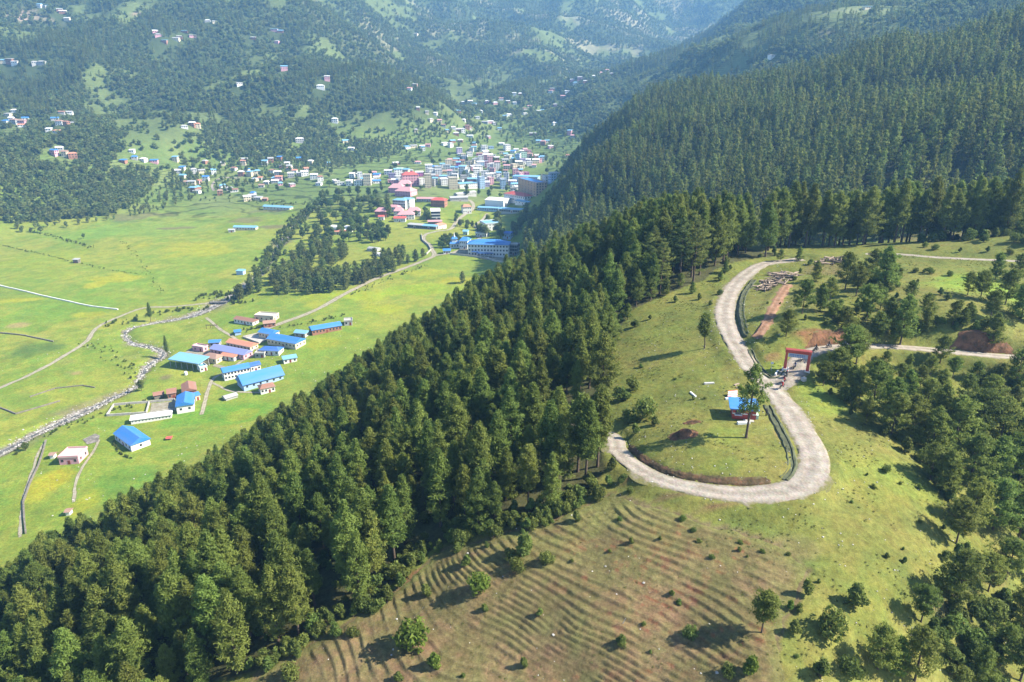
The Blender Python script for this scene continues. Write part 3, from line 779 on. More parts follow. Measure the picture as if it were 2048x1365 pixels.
def scatter(name, col, pts, scale, label, idx=None, tilt=0.0):
    """one stuff object whose points carry instances of the prototypes"""
    pts = np.asarray(pts, np.float32); n = len(pts)
    me = bpy.data.meshes.new(name); me.vertices.add(n); me.vertices.foreach_set('co', pts.ravel())
    def attr(nm, tp, key, val):
        a = me.attributes.new(nm, tp, 'POINT'); a.data.foreach_set(key, val)
    sc_ = np.asarray(scale, np.float32)
    if sc_.ndim == 1: sc_ = np.stack([sc_, sc_, sc_], 1)
    attr("sc", 'FLOAT_VECTOR', 'vector', sc_.ravel())
    rot = np.zeros((n, 3), np.float32); rot[:, 2] = rng.uniform(0, 6.28, n)
    if tilt: rot[:, :2] = rng.normal(0, tilt, (n, 2))
    attr("ro", 'FLOAT_VECTOR', 'vector', rot.ravel())
    attr("ix", 'INT', 'value', (rng.integers(0, len(col.objects), n) if idx is None else idx).astype(np.int32))
    o = obj(name, me)
    ng = bpy.data.node_groups.new(name + "_nodes", 'GeometryNodeTree')
    ng.interface.new_socket("Geometry", in_out='INPUT', socket_type='NodeSocketGeometry')
    ng.interface.new_socket("Geometry", in_out='OUTPUT', socket_type='NodeSocketGeometry')
    N = ng.nodes.new; L = ng.links.new
    gi, go = N("NodeGroupInput"), N("NodeGroupOutput")
    ip = N("GeometryNodeInstanceOnPoints"); ci = N("GeometryNodeCollectionInfo")
    ci.inputs["Collection"].default_value = col; ci.inputs["Separate Children"].default_value = True; ci.inputs["Reset Children"].default_value = True
    def named(nm, tp):
        q = N("GeometryNodeInputNamedAttribute"); q.data_type = tp; q.inputs["Name"].default_value = nm
        return [s for s in q.outputs if s.enabled and s.name == "Attribute"][0]
    L(gi.outputs[0], ip.inputs["Points"]); L(ci.outputs[0], ip.inputs["Instance"])
    ip.inputs["Pick Instance"].default_value = True
    L(named("ix", 'INT'), ip.inputs["Instance Index"])
    e2r = N("FunctionNodeEulerToRotation"); L(named("ro", 'FLOAT_VECTOR'), e2r.inputs[0]); L(e2r.outputs[0], ip.inputs["Rotation"])
    L(named("sc", 'FLOAT_VECTOR'), ip.inputs["Scale"])
    L(ip.outputs[0], go.inputs[0])
    md = o.modifiers.new("scatter", 'NODES'); md.node_group = ng
    return tag(o, label, None, None, "stuff")

def jgrid(x0, x1, y0, y1, s, seed, j=0.42):
    r = np.random.default_rng(seed)
    X, Y_ = np.meshgrid(np.arange(x0, x1, s), np.arange(y0, y1, s))
    X = X + (np.arange(X.shape[0]) % 2)[:, None] * s * 0.5
    return (X + r.uniform(-j, j, X.shape) * s).ravel(), (Y_ + r.uniform(-j, j, X.shape) * s).ravel()

def in_view(x, y, z, mx=110, my=160):
    u, v, d = project(x, y, z)
    return (d > 20) & (u > -mx) & (u < 2048 + mx) & (v > -my) & (v < 1365 + my)

def near_line(x, y, line, r):
    return polydist(x, y, line)[0] < r

def visible(x, y, z):
    """is the point (a tree top, say) seen from the camera over the bare ground"""
    x = np.asarray(x, float); y = np.asarray(y, float); z = np.asarray(z, float)
    ok = np.ones(len(x), bool)
    for t in np.linspace(0.12, 0.985, 60):
        ok &= (CAM_Z + (z - CAM_Z) * t) > H(x * t, y * t) - 0.5
    return ok

# ------------------------------------------------------------------ pine forest on the western flank, pine row on the crest
px, py = jgrid(-200, 110, 0, 445, 5.1, 5)
keep = in_poly(px, py, FOREST_W) & ~near_line(px, py, ROAD_MAIN[:-18], 4.5)
px, py = px[keep], py[keep]
gap = fbm(px / 22, py / 22, 131, 2)
keep = (gap > 0.17)
px, py = px[keep], py[keep]; pz = H(px, py)
keep = in_view(px, py, pz + 8, 170, 320) & visible(px, py, pz + 17)
px, py, pz = px[keep], py[keep], pz[keep]
ph = rng.uniform(9.5, 17.5, len(px)) * np.where(rng.uniform(0, 1, len(px)) < 0.12, 0.65, 1.0)
edge = np.minimum.reduce([np.hypot(px - q[0], py - q[1]) for q in FOREST_W[:19]])
crest = smooth(30, 50, px) * smooth(196, 214, py)
ph = ph * (1 - crest) + crest * rng.uniform(17, 22, len(px))
# second and third rows along the crest towards the east
cx_, cy_ = jgrid(95, 270, 205, 262, 6.3, 9)
base_row = np.array([hit(u, v)[:2] for u, v in ((1540,512),(1620,498),(1700,494),(1790,490),(1880,484),(1960,478),(2048,470),(2120,466),(2260,460))])
ylim = np.interp(cx_, base_row[:, 0], base_row[:, 1])
k2 = (cy_ > ylim + 2) & (cy_ < ylim + 26) & ~near_line(cx_, cy_, ROAD_FAR, 5) & ~near_line(cx_, cy_, ROAD_MAIN, 5)
cx_, cy_ = cx_[k2], cy_[k2]; cz_ = H(cx_, cy_)
k2 = in_view(cx_, cy_, cz_ + 10, 220, 60)
cx_, cy_, cz_ = cx_[k2], cy_[k2], cz_[k2]
px = np.concatenate([px, cx_]); py = np.concatenate([py, cy_]); pz = np.concatenate([pz, cz_])
ph = np.concatenate([ph, rng.uniform(17, 23, len(cx_))]); crest = np.concatenate([crest, np.ones(len(cx_))])
_u, _v, _d = project(px, py, pz + ph * 0.6)
order = np.argsort(_d - 60 * (crest > 0.5) + 1000 * ((_u < -30) | (_u > 2080) | (_v > 1400)))
N_IND = 262
FIELD_EDGE = wpoly([(520,1340),(600,1292),(690,1236),(790,1165),(872,1092),(950,1072),(1085,1038),(1180,985)])
edge_line = catmull([np.array([q[0], q[1], 0]) for q in FIELD_EDGE], 2.0)
de = polydist(px, py, edge_line)[0]
for k in order[:N_IND]:
    if crest[k] > 0.5:
        plant("pine_tree", TALLS[rng.integers(4)], px[k], py[k], ph[k] / 20.0, "tall dark pine in the row along the ridge behind the road bend", "pine tree", "tall pines along the ridge")
    elif de[k] < 6.5:
        plant("pine_tree", PINES[rng.integers(6)], px[k], py[k], ph[k] / 15.0, "pine at the forest edge beside the ploughed brown field", "pine tree", "pines along the field edge")
    else:
        lower = _v[k] > 1000
        plant("pine_tree", PINES[rng.integers(6)], px[k], py[k], ph[k] / 15.0,
              "green pine deep in the dense forest, lower slope towards the camera" if lower else "green pine deep in the dense forest, upper slope above the valley farm", "pine tree",
              "pines of the lower forest slope" if lower else "pines of the upper forest slope")
rest = order[N_IND:]
COL_PINE = proto_collection("pine_proto", PINES)
COL_FARP = proto_collection("far_pine_proto", FARP)
COL_FARB = proto_collection("far_leafy_proto", FARB)
COL_SHRUB = proto_collection("shrub_proto", SHRUBS)
scatter("pine_forest", COL_PINE, np.stack([px[rest], py[rest], pz[rest] - 0.1], 1), ph[rest] / 15.0, "dense pine forest covering the slope down to the valley farm")
# low undergrowth between the trunks
ux, uy = jgrid(-110, 110, 55, 250, 4.2, 15)
keep = in_poly(ux, uy, FOREST_W) & ~near_line(ux, uy, ROAD_MAIN, 5)
ux, uy = ux[keep], uy[keep]; uz = H(ux, uy)
keep = in_view(ux, uy, uz) & visible(ux, uy, uz + 3) & (fbm(ux / 8, uy / 8, 17, 2) > 0.36)
ux, uy, uz = ux[keep], uy[keep], uz[keep]
_r9 = np.random.default_rng(91); _q = edge_line[_r9.integers(0, len(edge_line), 150), :2] + _r9.normal(0, 1.6, (150, 2))
ux = np.concatenate([ux, _q[:, 0]]); uy = np.concatenate([uy, _q[:, 1]]); uz = H(ux, uy)
scatter("forest_undergrowth", COL_SHRUB, np.stack([ux, uy, uz - 0.05], 1), rng.uniform(0.5, 1.3, len(ux)), "low bushes growing between the pine trunks")

# ------------------------------------------------------------------ forests on the far slopes
def far_pts(x0, x1, y0, y1, s, seed, test, toph=14):
    x, y = jgrid(x0, x1, y0, y1, s, seed)
    z = H(x, y)
    k = in_view(x, y, z, 270, 90)
    x, y, z = x[k], y[k], z[k]
    k = test(x, y, z); x, y, z = x[k], y[k], z[k]
    k = visible(x, y, z + toph)
    return x[k], y[k], z[k]
def east_test(x, y, z):
    return (bil(GX, GY, EH, x, y) > 0.5) & (z > 34) & ~in_poly(x, y, FOREST_W)
ex, ey, ez = far_pts(-20, 760, 290, 1080, 6.6, 25, east_test)
k = rng.uniform(0, 1, len(ex)) < 0.95
ex, ey, ez = ex[k], ey[k], ez[k]
scatter("eastern_pine_forest", COL_FARP, np.stack([ex, ey, ez - 0.2], 1), rng.uniform(0.65, 1.45, len(ex)), "dark pine forest covering the hill on the far side of the ridge")
FOOT_WOOD = wpoly([(-300,462),(-60,452),(0,450),(60,446),(150,440),(225,430),(285,400),(325,352),(250,325),(100,322),(0,305),(-60,300),(-300,300)])
def mount_test(x, y, z):
    base = 10 + 0.05 * np.maximum(y - 300, 0)
    m = np.maximum(smooth(12, 40, z - base + 16 * (x < -170)), 0.95 * in_poly(x, y, FOOT_WOOD)) * (bil(GX, GY, EH, x, y) < 0.5)
    clear = smooth(0.54, 0.62, fbm(x / 110, y / 110, 301, 4)) * 0.85
    fl = smooth(0.55, 0.62, fbm(x / 260, y / 260, 305, 3)); fo = in_poly(x, y, FOOT_WOOD); clear = clear * ~fo; fl = fl * ~fo
    return rng.uniform(0, 1, len(x)) < np.clip(m * (1 - clear) * (1 - 0.5 * fl), 0, 1)
gx1, gy1, gz1 = far_pts(-1500, 700, 760, 1500, 6.8, 35, mount_test, 10)
gx2, gy2, gz2 = far_pts(-2300, 1500, 1500, 2300, 9.0, 36, mount_test, 10)
gx3, gy3, gz3 = far_pts(-2400, 2100, 2300, 3900, 11.5, 37, mount_test, 12)
gx = np.concatenate([gx1, gx2, gx3]); gy = np.concatenate([gy1, gy2, gy3]); gz = np.concatenate([gz1, gz2, gz3])
gs = np.concatenate([rng.uniform(0.7, 1.25, len(gx1)), rng.uniform(0.85, 1.4, len(gx2)), rng.uniform(0.9, 1.4, len(gx3))])
ispine = fbm(gx / 180, gy / 180, 411, 3) + rng.uniform(-0.12, 0.12, len(gx)) > 0.50
COL_MTN = bpy.data.collections.new("mountain_mix")
for o_ in list(COL_FARB.objects) + list(COL_FARP.objects): COL_MTN.objects.link(o_)

# ------------------------------------------------------------------ ploughed contour field on the nose of the spur
def furrowed_field():
    x0, x1 = FIELD[:, 0].min() - 2, FIELD[:, 0].max() + 2; y0, y1 = FIELD[:, 1].min() - 6, FIELD[:, 1].max() + 2
    s = 0.21
    xs = np.arange(x0, x1, s); ys = np.arange(y0, y1, s)
    X, Y_ = np.meshgrid(xs, ys)
    poly = FIELD.copy(); poly[0, 1] -= 5; poly[-1, 1] -= 5
    ins = in_poly(X, Y_, poly)
    loop = np.vstack([poly, poly[:1]])
    d = np.full(X.shape, 1e9)
    for a, b in zip(loop[:-1], loop[1:]):
        ab = b - a; t = np.clip(((X - a[0]) * ab[0] + (Y_ - a[1]) * ab[1]) / (ab @ ab), 0, 1)
        d = np.minimum(d, np.hypot(X - a[0] - t * ab[0], Y_ - a[1] - t * ab[1]))
    d = np.where(ins, d, -d)
    coarse = 2.5
    cxs = np.arange(x0 - 3, x1 + 6, coarse); cys = np.arange(y0 - 3, y1 + 6, coarse)
    CXm, CYm = np.meshgrid(cxs, cys)
    h0 = bil(cxs, cys, _tps(CXm, CYm), X, Y_)
    fade = smooth(0.0, 3.0, d)
    east = 1 - smooth(30, 52, X)                       # rows die out into the grass
    wob = (fbm(X / 9, Y_ / 9, 501, 3) - 0.47) * 0.9 + (fbm(X / 1.6, Y_ / 1.6, 505, 2) - 0.4) * 0.16
    ph_ = h0 / 0.40 + wob * 0.8
    fr = ph_ - np.floor(ph_)
    saw = np.where(fr < 0.80, 1 - fr / 0.80, (fr - 0.80) / 0.20)
    broken = 0.25 + 0.75 * smooth(0.28, 0.5, fbm(X / 5, Y_ / 5, 509, 3))
    z = H(X, Y_) + 0.06 + fade * east * broken * (0.36 * saw - 0.05) + (fbm(X / 0.8, Y_ / 0.8, 511, 3) - 0.44) * 0.16 * fade
    z = z - (1 - smooth(-0.6, 0.9, d + (fbm(X / 2, Y_ / 2, 515, 2) - 0.4) * 2.0)) * 0.35
    keep = d > -1.2
    idx = -np.ones(X.shape, int); idx[keep] = np.arange(keep.sum())
    q = keep[:-1, :-1] & keep[1:, :-1] & keep[:-1, 1:] & keep[1:, 1:]
    f = np.stack([idx[:-1, :-1][q], idx[:-1, 1:][q], idx[1:, 1:][q], idx[1:, :-1][q]], 1)
    V = np.stack([X[keep], Y_[keep], z[keep]], 1)
    cg = np.array((0.126, 0.104, 0.045)); cb = np.array((0.170, 0.114, 0.062)); cr = np.array((0.215, 0.088, 0.048)); cy2 = np.array((0.185, 0.160, 0.075))
    nA = fbm(X / 6, Y_ / 6, 521, 4); nB = fbm(X / 1.3, Y_ / 1.3, 525, 3)
    m = smooth(0.36, 0.60, nA * 0.55 + nB * 0.45)[..., None]
    col = cg * (1 - m) + cb * m
    lip = ((1 - smooth(0.02, 0.22, fr)) * 0.55 * east)[..., None]
    col = col * (1 - lip) + cy2 * lip
    red = (smooth(0.40, 0.54, fbm(X / 9 + 4, Y_ / 4, 531, 3)) * smooth(0.42, 0.56, nB) * smooth(-6, 8, X - 4) * (0.15 + 0.85 * smooth(0.70, 0.85, fr)))[..., None]
    col = col * (1 - red) + cr * red
    gr = (1 - fade * 0.85) * 0.9 + smooth(28, 55, X) * 0.5 + 0.75 * smooth(84, 103, Y_) * smooth(0.3, 0.6, nA)
    gr = np.clip(gr, 0, 1)[..., None]
    col = col * (1 - gr) + np.array((0.140, 0.140, 0.046)) * gr
    me = mesh_np("ploughed_field", V, f)
    vcol(me, "Col", col[keep] * GROUND_K)
    a = me.attributes.new("terrace", 'FLOAT', 'POINT')
    tag(obj("ploughed_field", me, bpy.data.materials["ground_cover"]), kind="structure")
furrowed_field()

# ------------------------------------------------------------------ cut banks and drains beside the roads
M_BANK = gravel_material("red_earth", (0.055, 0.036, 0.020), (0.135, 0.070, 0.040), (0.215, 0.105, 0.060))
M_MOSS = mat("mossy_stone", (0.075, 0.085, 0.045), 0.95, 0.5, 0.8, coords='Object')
M_CUT = gravel_material("shaded_cut_earth", (0.035, 0.030, 0.016), (0.080, 0.055, 0.030), (0.165, 0.085, 0.048))  # island bank earth, its shade painted in as a darker colour
def offset_line(line, off):
    t = np.gradient(line[:, :2], axis=0); t /= np.linalg.norm(t, axis=1)[:, None] + 1e-9
    return line[:, :2] + np.stack([-t[:, 1], t[:, 0]], 1) * np.asarray(off)[:, None]
def bank(name, line, width, side, run=1.3, extra=0.25, seed=0):
    n = len(line); rows = 7; V = []; a = arc(line)
    endfade = np.minimum(1, np.minimum(np.arange(n), np.arange(n)[::-1]) / 6.0)
    top = offset_line(line, side * (width / 2 + 0.4 + run)); zt = H(top[:, 0], top[:, 1])
    for r in range(rows):
        t = r / (rows - 1)
        bul = (fbm(a / 1.4, a * 0 + r * 0.9, seed + 5, 4) - 0.42) * 1.1 * (1 if 0 < r < rows - 1 else 0)
        off = width / 2 + 0.02 + run * t ** 1.3 * 0.95 - bul * 0.42
        p = offset_line(line, side * off)
        zz = line[:, 2] - 0.1 + (np.maximum(zt - line[:, 2], 0.1) + extra * (vnoise(a / 2.2, a * 0, seed + 2) - 0.3)) * t
        zz = np.where(r == rows - 1, zz - 0.0, zz)
        zz = line[:, 2] - 0.25 + (zz - line[:, 2] + 0.25) * endfade
        V.append(np.column_stack([p, zz]))
    lastp = offset_line(line, side * (width / 2 + 0.4 + run + 0.7))
    V.append(np.column_stack([lastp, H(lastp[:, 0], lastp[:, 1]) - 0.15])); rows += 1
    V = np.stack(V, 1)
    i = np.arange(rows - 1)[None] + np.arange(n - 1)[:, None] * rows
    f = np.stack([i, i + 1, i + rows + 1, i + rows], -1).reshape(-1, 4)
    me = mesh_np(name, V.reshape(-1, 3), f)
    ca_ = me.attributes.new("cross", 'FLOAT', 'POINT'); ca_.data.foreach_set('value', np.tile(np.linspace(0.05, 0.42, rows), n).astype(np.float32))
    return tag(obj(name, me, M_BANK), kind="structure")
def seg(line, width, pa, pb):
    a = hit(*pa)[:2]; b = hit(*pb)[:2]
    i = int(np.argmin(np.hypot(*(line[:, :2] - a).T))); j = int(np.argmin(np.hypot(*(line[:, :2] - b).T)))
    i, j = min(i, j), max(i, j) + 1
    return line[i:j], width[i:j]
def side_of(line, p):
    k = int(np.argmin(np.hypot(line[:, 0] - p[0], line[:, 1] - p[1]))); k = min(max(k, 1), len(line) - 2)
    t = line[k + 1, :2] - line[k - 1, :2]; d = p[:2] - line[k, :2]
    return 1.0 if t[0] * d[1] - t[1] * d[0] > 0 else -1.0
l_, w_ = seg(ROAD_MAIN, W_MAIN, (1596, 975), (1226, 878))
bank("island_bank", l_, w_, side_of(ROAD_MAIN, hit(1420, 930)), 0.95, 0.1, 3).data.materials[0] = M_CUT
l_, w_ = seg(ROAD_GATE, W_GATE, (1612, 706), (1765, 693))
bank("road_cutting", l_, w_, side_of(ROAD_GATE, hit(1680, 670)), 1.6, 1.2, 13)
l_, w_ = seg(ROAD_GATE, W_GATE, (1885, 703), (2058, 717))
bank("road_cutting", l_, w_, side_of(ROAD_GATE, hit(1950, 670)), 1.8, 2.0, 23)

def drain(pix, w=0.9, hgt=0.28):
    line = groundline(pix, 0.7); line[:, 2] = runavg(H(line[:, 0], line[:, 1]), 2)
    a = arc(line); n = len(line)
    prof = [(-w / 2 - 0.75, -0.2), (-w / 2 - 0.25, hgt), (-w / 2, hgt), (-w / 2 + 0.08, 0.05), (w / 2 - 0.08, 0.05), (w / 2, hgt), (w / 2 + 0.25, hgt), (w / 2 + 0.75, -0.2)]
    V = []
    for k, (o, z) in enumerate(prof):
        p = offset_line(line, np.full(n, o) + (vnoise(a / 1.3, a * 0 + k, 71) - 0.5) * 0.22)
        V.append(np.column_stack([p, H(p[:, 0], p[:, 1]) * 0.3 + line[:, 2] * 0.7 + z + (vnoise(a / 0.9, a * 0 + k, 77) - 0.5) * 0.14]))
    V = np.stack(V, 1); r = len(prof)
    i = np.arange(r - 1)[None] + np.arange(n - 1)[:, None] * r
    f = np.stack([i, i + 1, i + r + 1, i + r], -1).reshape(-1, 4)[:, ::-1]
    tag(obj("roadside_drain", mesh_np("roadside_drain", V.reshape(-1, 3), f, False), M_MOSS), kind="structure")
drain([(1534,812),(1552,845),(1570,880),(1581,912),(1581,940),(1566,960)])
drain([(1508,560),(1488,590),(1483,625),(1490,660),(1497,672)])
drain([(1500,700),(1512,725),(1532,750),(1548,757),(1560,747),(1566,740)], 0.7)

# earth heaps and the pit beside them
def heap(name, u, v, rx, ry, h, m, label, seed):
    c = hit(u, v); n = 22; r = np.linspace(0, 1.15, 9); th = np.linspace(0, 2 * math.pi, n, endpoint=False)
    V = []; 
    for q in r:
        x = c[0] + rx * q * np.cos(th); y = c[1] + ry * q * np.sin(th)
        prof = h * (math.cos(min(q, 1) * math.pi) * 0.5 + 0.5) * (0.65 + 0.7 * vnoise(x * 0.9, y * 0.9, seed)) if q < 1.1 else -0.15
        V.append(np.column_stack([x, y, H(x, y) + prof + (vnoise(x * 2.5, y * 2.5, seed + 1) - 0.5) * 0.25 * (q < 1.05)]))
    V = np.stack(V, 0); k = len(r)
    F = []
    for a in range(k - 1):
        for b in range(n):
            F.append((a * n + b, a * n + (b + 1) % n, (a + 1) * n + (b + 1) % n, (a + 1) * n + b))
    me = mesh_np(name, V.reshape(-1, 3), np.array(F)[:, ::-1])
    tag(obj(name, me, m), label, "earth heap")
heap("earth_heap", 1366, 870, 3.1, 2.0, 1.1, M_BANK, "mound of dug red earth on the grass inside the hairpin", 5)
heap("earth_heap", 1386, 845, 2.0, 0.9, 0.45, M_BANK, "low strip of orange soil above the red earth mound", 9)

# ------------------------------------------------------------------ single trees and shrubs placed where they stand
def stand(u, v):
    p = hit(u, v); return p[0], p[1]
LONE = pine(301, h=15.0, R=3.3, base=0.40, levels=11, nbr=5, tuft=10, sparse=0.22, flat=0.35, size=0.65, width=0.26)
BENT = pine(302, h=8.0, R=2.3, base=0.42, levels=8, nbr=6, tuft=9, bend=-0.9, flat=0.6, size=0.55, width=0.2)
MUSH = pine(303, h=6.5, R=2.5, base=0.42, levels=8, nbr=7, tuft=9, flat=0.7, size=0.5, width=0.2)
for tm, cm in (LONE, BENT, MUSH): tm.materials.append(M_BARK); cm.materials.append(M_PINE)
x, y = stand(1492, 876); plant("pine_tree", LONE, x, y, 1.0, "tall open pine with bare lower trunk beside the blue roofed hut", "pine tree", None, 0.4)
x, y = stand(1409, 697); plant("pine_tree", BENT, x, y, 1.05, "crooked little pine alone on the grass west of the road", "pine tree", None, 0.0)
x, y = stand(1523, 1266); plant("pine_tree", MUSH, x, y, 1.0, "young umbrella shaped pine alone at the end of the ploughed rows", "pine tree", None, 1.0)
EAST = [(1604,628,9,0),(1572,673,6.5,0),(1640,622,7.5,1),(1690,580,10,0),(1712,592,8,2),(1766,578,12,1),(1742,560,10,0),(1732,642,9,2),(1800,690,12.5,3),(1775,660,8,1),(1697,738,10,2),(1671,762,7.5,2),
        (1646,772,6,2),(1880,726,7,0),(2030,770,9,0),(1632,562,6,1),(1985,690,8,1),(1850,640,7,0),(1905,650,6.5,0),(1960,600,8,2),(2010,610,9,0),(2040,640,10,1),(1935,640,5,1),(1990,560,8,3),(2035,565,9,0),
        (1925,655,5,1),(1700,800,8,1),(1745,815,10,0),(1780,850,11,0),(1720,770,5,2),(1765,780,6,2),(1812,805,8,1),(1850,830,9,0),(1800,765,5,2),(1840,775,5,0),(1880,790,6.5,1),(1930,810,7.5,0),
        (1975,810,7,2),(2020,840,9,1),(1820,880,9,0),(1860,905,10,1),(1905,900,12,0),(1950,890,12,2),(1995,900,13,0),(2040,910,13,1),(1860,960,8,0),(1890,985,9,1),(1935,975,12,0),(1980,985,12,1),(2030,990,13,0),
        (1940,1060,11,3),(1912,1088,8.5,2),(1985,1060,10,0),(2035,1080,11,0),(1908,1218,10.5,0),(1842,1244,6.5,2),(1755,1338,7.5,0),(1829,1362,9.5,0),(1976,1183,7.5,2),(2011,1159,8.5,2),(2050,1150,9,0),
        (1790,1345,6,1),(2040,1260,8,0),(2000,1330,7,0),(1960,1362,6,1),(2040,1362,8,2),(1730,850,6,1),(1330,592,6,1),(1360,577,5,0),(1385,587,4,1),(1300,602,7,0),(1450,546,4,1),(1560,523,4.5,0),(1598,522,5,1),(1255,640,5,3),(1440,562,3.5,1),(1660,600,6,0),(1665,640,5,2),(1820,600,5,0),(1760,620,6,0),(1850,660,6,1),(1690,660,6,0),(1750,690,9,2),(1712,728,9,2),(1935,590,6,0),(1980,640,7,2),(1770,735,4.5,0),(1815,740,4,1),(1860,750,5,0),(1905,755,5,2),(1950,765,5.5,0),(1995,775,6,1),(1745,750,5,0),(1690,770,5.5,1)]
for u, v, h, k in EAST:
    x, y = stand(u, v)
    if v > 1150: lab, g = "pine in the loose stand at the lower edge of the grass slope", "pines at the lower grass slope"
    elif v > 760: lab, g = "pine in the thick stand below the road on the eastern slope", "pines below the gate road"
    else: lab, g = "soft round pine in the scrub above the gate road", "pines above the gate road"
    plant("pine_tree", SOFTS[k], x, y, h / 10.0 * rng.uniform(0.92, 1.08), lab, "pine tree", g)
BUSH = [(1709,1212,4.2,1,0,"conical dark shrub on the grass above the loose pines"),(957,1183,3.9,2,1,"dense round green bush on the ploughed rows"),
        (822,1296,5.2,2,1,"broad bright bush among the rows near the forest edge"),(868,1338,3.0,1,1,"small bright bush below the broad bright one"),
        (1051,1112,4.6,1,0,"tall pointed shrub at the top of the ploughed field"),(1502,1350,3.2,1,1,"bright green shrub at the lower end of the red soil"),
        (1286,838,5.0,2,0,"large spreading shrub at the west end of the hairpin"),(1581,1218,1.6,1,1,"tiny lime green shrub near the row ends")]
for u, v, h, k, lime, lab in BUSH:
    x, y = stand(u, v); plant("shrub", SHRUBS[k], x, y, h / 2.4, lab, "shrub", None, None, None, M_LIME if lime else None)
FSH = [(1023,1120,2.8),(934,1132,2.6),(1035,1142,2.6),(1094,1126,2.4),(1152,1046,2.5),(969,1224,2.0),(1080,1232,1.9),(852,1194,3.0),(776,1208,3.8),(973,1096,1.5),(598,1314,1.8),(583,1356,3.0),(1047,1335,2.0),(926,1358,1.2),
       (1191,1000,3.0),(1156,1002,3.4),(707,1272,2.0),(797,1360,2.0),(1242,1290,2.0),(1612,1190,2.8),(1664,1272,4.2),(1588,1266,2.4),(1378,1276,2.2),(1457,1352,2.0),(1241,1294,1.6),(1642,1358,3.8),(1904,1268,3.6),
       (1966,1268,3.0),(1925,1248,3.0),(1598,1222,1.5),(1365,1042,1.3),(1386,1064,1.1),(1320,1082,1.1),(1262,1090,1.6),(1481,1088,0.9),(1478,1103,1.2),(1525,1106,0.9),(1494,1115,0.7),(1577,1110,0.8),(1424,1117,1.0),
       (1398,1085,1.0),(1343,1192,1.4),(1358,1208,1.1),(1287,1252,0.8),(1301,1306,0.7),(1637,1166,1.0),(1593,1314,0.7),(1773,1115,1.2),(1809,1126,1.2),(1806,1101,0.8),(1887,1058,1.3),(1840,1046,0.8),(1747,976,1.1),(1734,952,0.9),
       (1800,969,0.8),(1838,978,1.2),(1703,1006,0.8),(1771,944,1.8),(1240,1042,1.0),(1219,1105,0.9),(1144,1125,0.8),(1270,655,2.6),(1240,668,2.8),(1300,640,2.0),(1282,735,1.3),(1265,782,3.8),(1242,800,4.2),(1310,850,2.4),
       (1270,868,3.0),(1255,845,3.4),(1386,800,1.2),(1410,798,0.8),(1350,760,0.8),(1420,610,1.8),(1440,590,2.0),(1398,600,2.2),(1350,605,2.4),(1690,745,2.6),(1660,790,2.0),(1720,790,2.2),(1700,830,1.6),(1770,870,3.0),
       (1810,905,3.4),(1845,925,3.2),(1870,935,2.8),(1800,880,3.0),(1640,735,1.4),(1650,650,1.2),(1610,640,1.5),(1690,640,2.4),(1720,620,2.6),(1680,610,2.0),(1560,610,1.0),(1535,608,0.8),(1590,560,1.6),(1880,590,2.2),(1895,600,2.4),
       (1835,565,1.4),(1920,610,2.0),(1850,545,1.8),(1700,545,2.0),(1720,535,2.2),(1760,530,2.0),(1830,545,2.0),(1860,548,2.2),(1900,552,2.0),(1940,556,2.2),(1870,500,2.4),(1920,505,2.2),(1850,495,2.0),(1975,505,2.4),(2020,508,2.2),
       (1600,545,1.8),(1620,530,2.2),(1650,528,1.6),(1520,515,1.6),(1550,512,2.0),(1460,540,2.2),(1440,556,2.0),(1200,700,2.4),(1215,735,2.0),(1900,1000,3.0),(1920,1030,3.2),(1890,1120,2.2),(1940,1140,3.0),(1960,1210,2.6),
       (1860,1290,3.2),(1900,1320,3.4),(1940,1300,3.0),(1980,1290,3.0),(2020,1240,3.2),(2010,1200,2.8),(1770,1270,2.0),(1700,1350,3.0),(1225,940,2.8),(1216,972,2.6),(1245,965,2.0),(1260,985,1.6),(1150,1020,2.2),(1090,1050,1.8)]
for u, v, h in FSH:
    x, y = stand(u, v)
    if h < 1.35: lab, g = "small dark tuft of scrub dotted on the open grass", "small scrub tufts"
    elif u < 1230 and v > 980: lab, g = "low shrub scattered over the ploughed field", "field shrubs"
    elif v < 700: lab, g = "leafy shrub in the scrub around the upper roads", "upper road shrubs"
    elif u < 1330: lab, g = "shrub in the thicket west of the hairpin", "hairpin shrubs"
    else: lab, g = "leafy shrub at the edge of the eastern pines", "eastern shrubs"
    plant("shrub", SHRUBS[rng.integers(4)], x, y, h / 2.4, lab, "shrub", g, None, h / 2.4 * rng.uniform(0.8, 1.05))
# thick undergrowth of the eastern slope
EAST_WOOD = wpoly([(1640,745),(1690,812),(1760,868),(1820,935),(1885,1005),(1925,1095),(1880,1160),(1900,1240),(1800,1290),(1700,1364),(2250,1364),(2250,745),(1900,725),(1720,710)])
EAST_SCRUB = wpoly([(1640,650),(1700,590),(1740,540),(1810,545),(1790,640),(1850,655),(1980,610),(2110,560),(2110,690),(1950,690),(1760,680)])
NORTH_SCRUB = wpoly([(1800,500),(1830,485),(2100,460),(2100,505)])
ux, uy = jgrid(40, 280, 50, 260, 2.5, 19)
k = (in_poly(ux, uy, EAST_WOOD) | (in_poly(ux, uy, EAST_SCRUB) & (rng.uniform(0, 1, len(ux)) < 0.85)) | in_poly(ux, uy, NORTH_SCRUB)) & ~near_line(ux, uy, ROAD_GATE, 4) & ~near_line(ux, uy, ROAD_FAR, 4)
k &= (fbm(ux / 7, uy / 7, 19, 2) > 0.38)
ux, uy = ux[k], uy[k]
_uu, _vv, _ = project(ux, uy, H(ux, uy)); _us = rng.uniform(0.6, 1.7, len(ux)) * np.where((_vv > 690) & (_vv < 790), 0.85, 1.0)
scatter("slope_undergrowth", COL_SHRUB, np.stack([ux, uy, H(ux, uy) - 0.08], 1), _us, "tangled bushes filling the ground below the eastern pines")
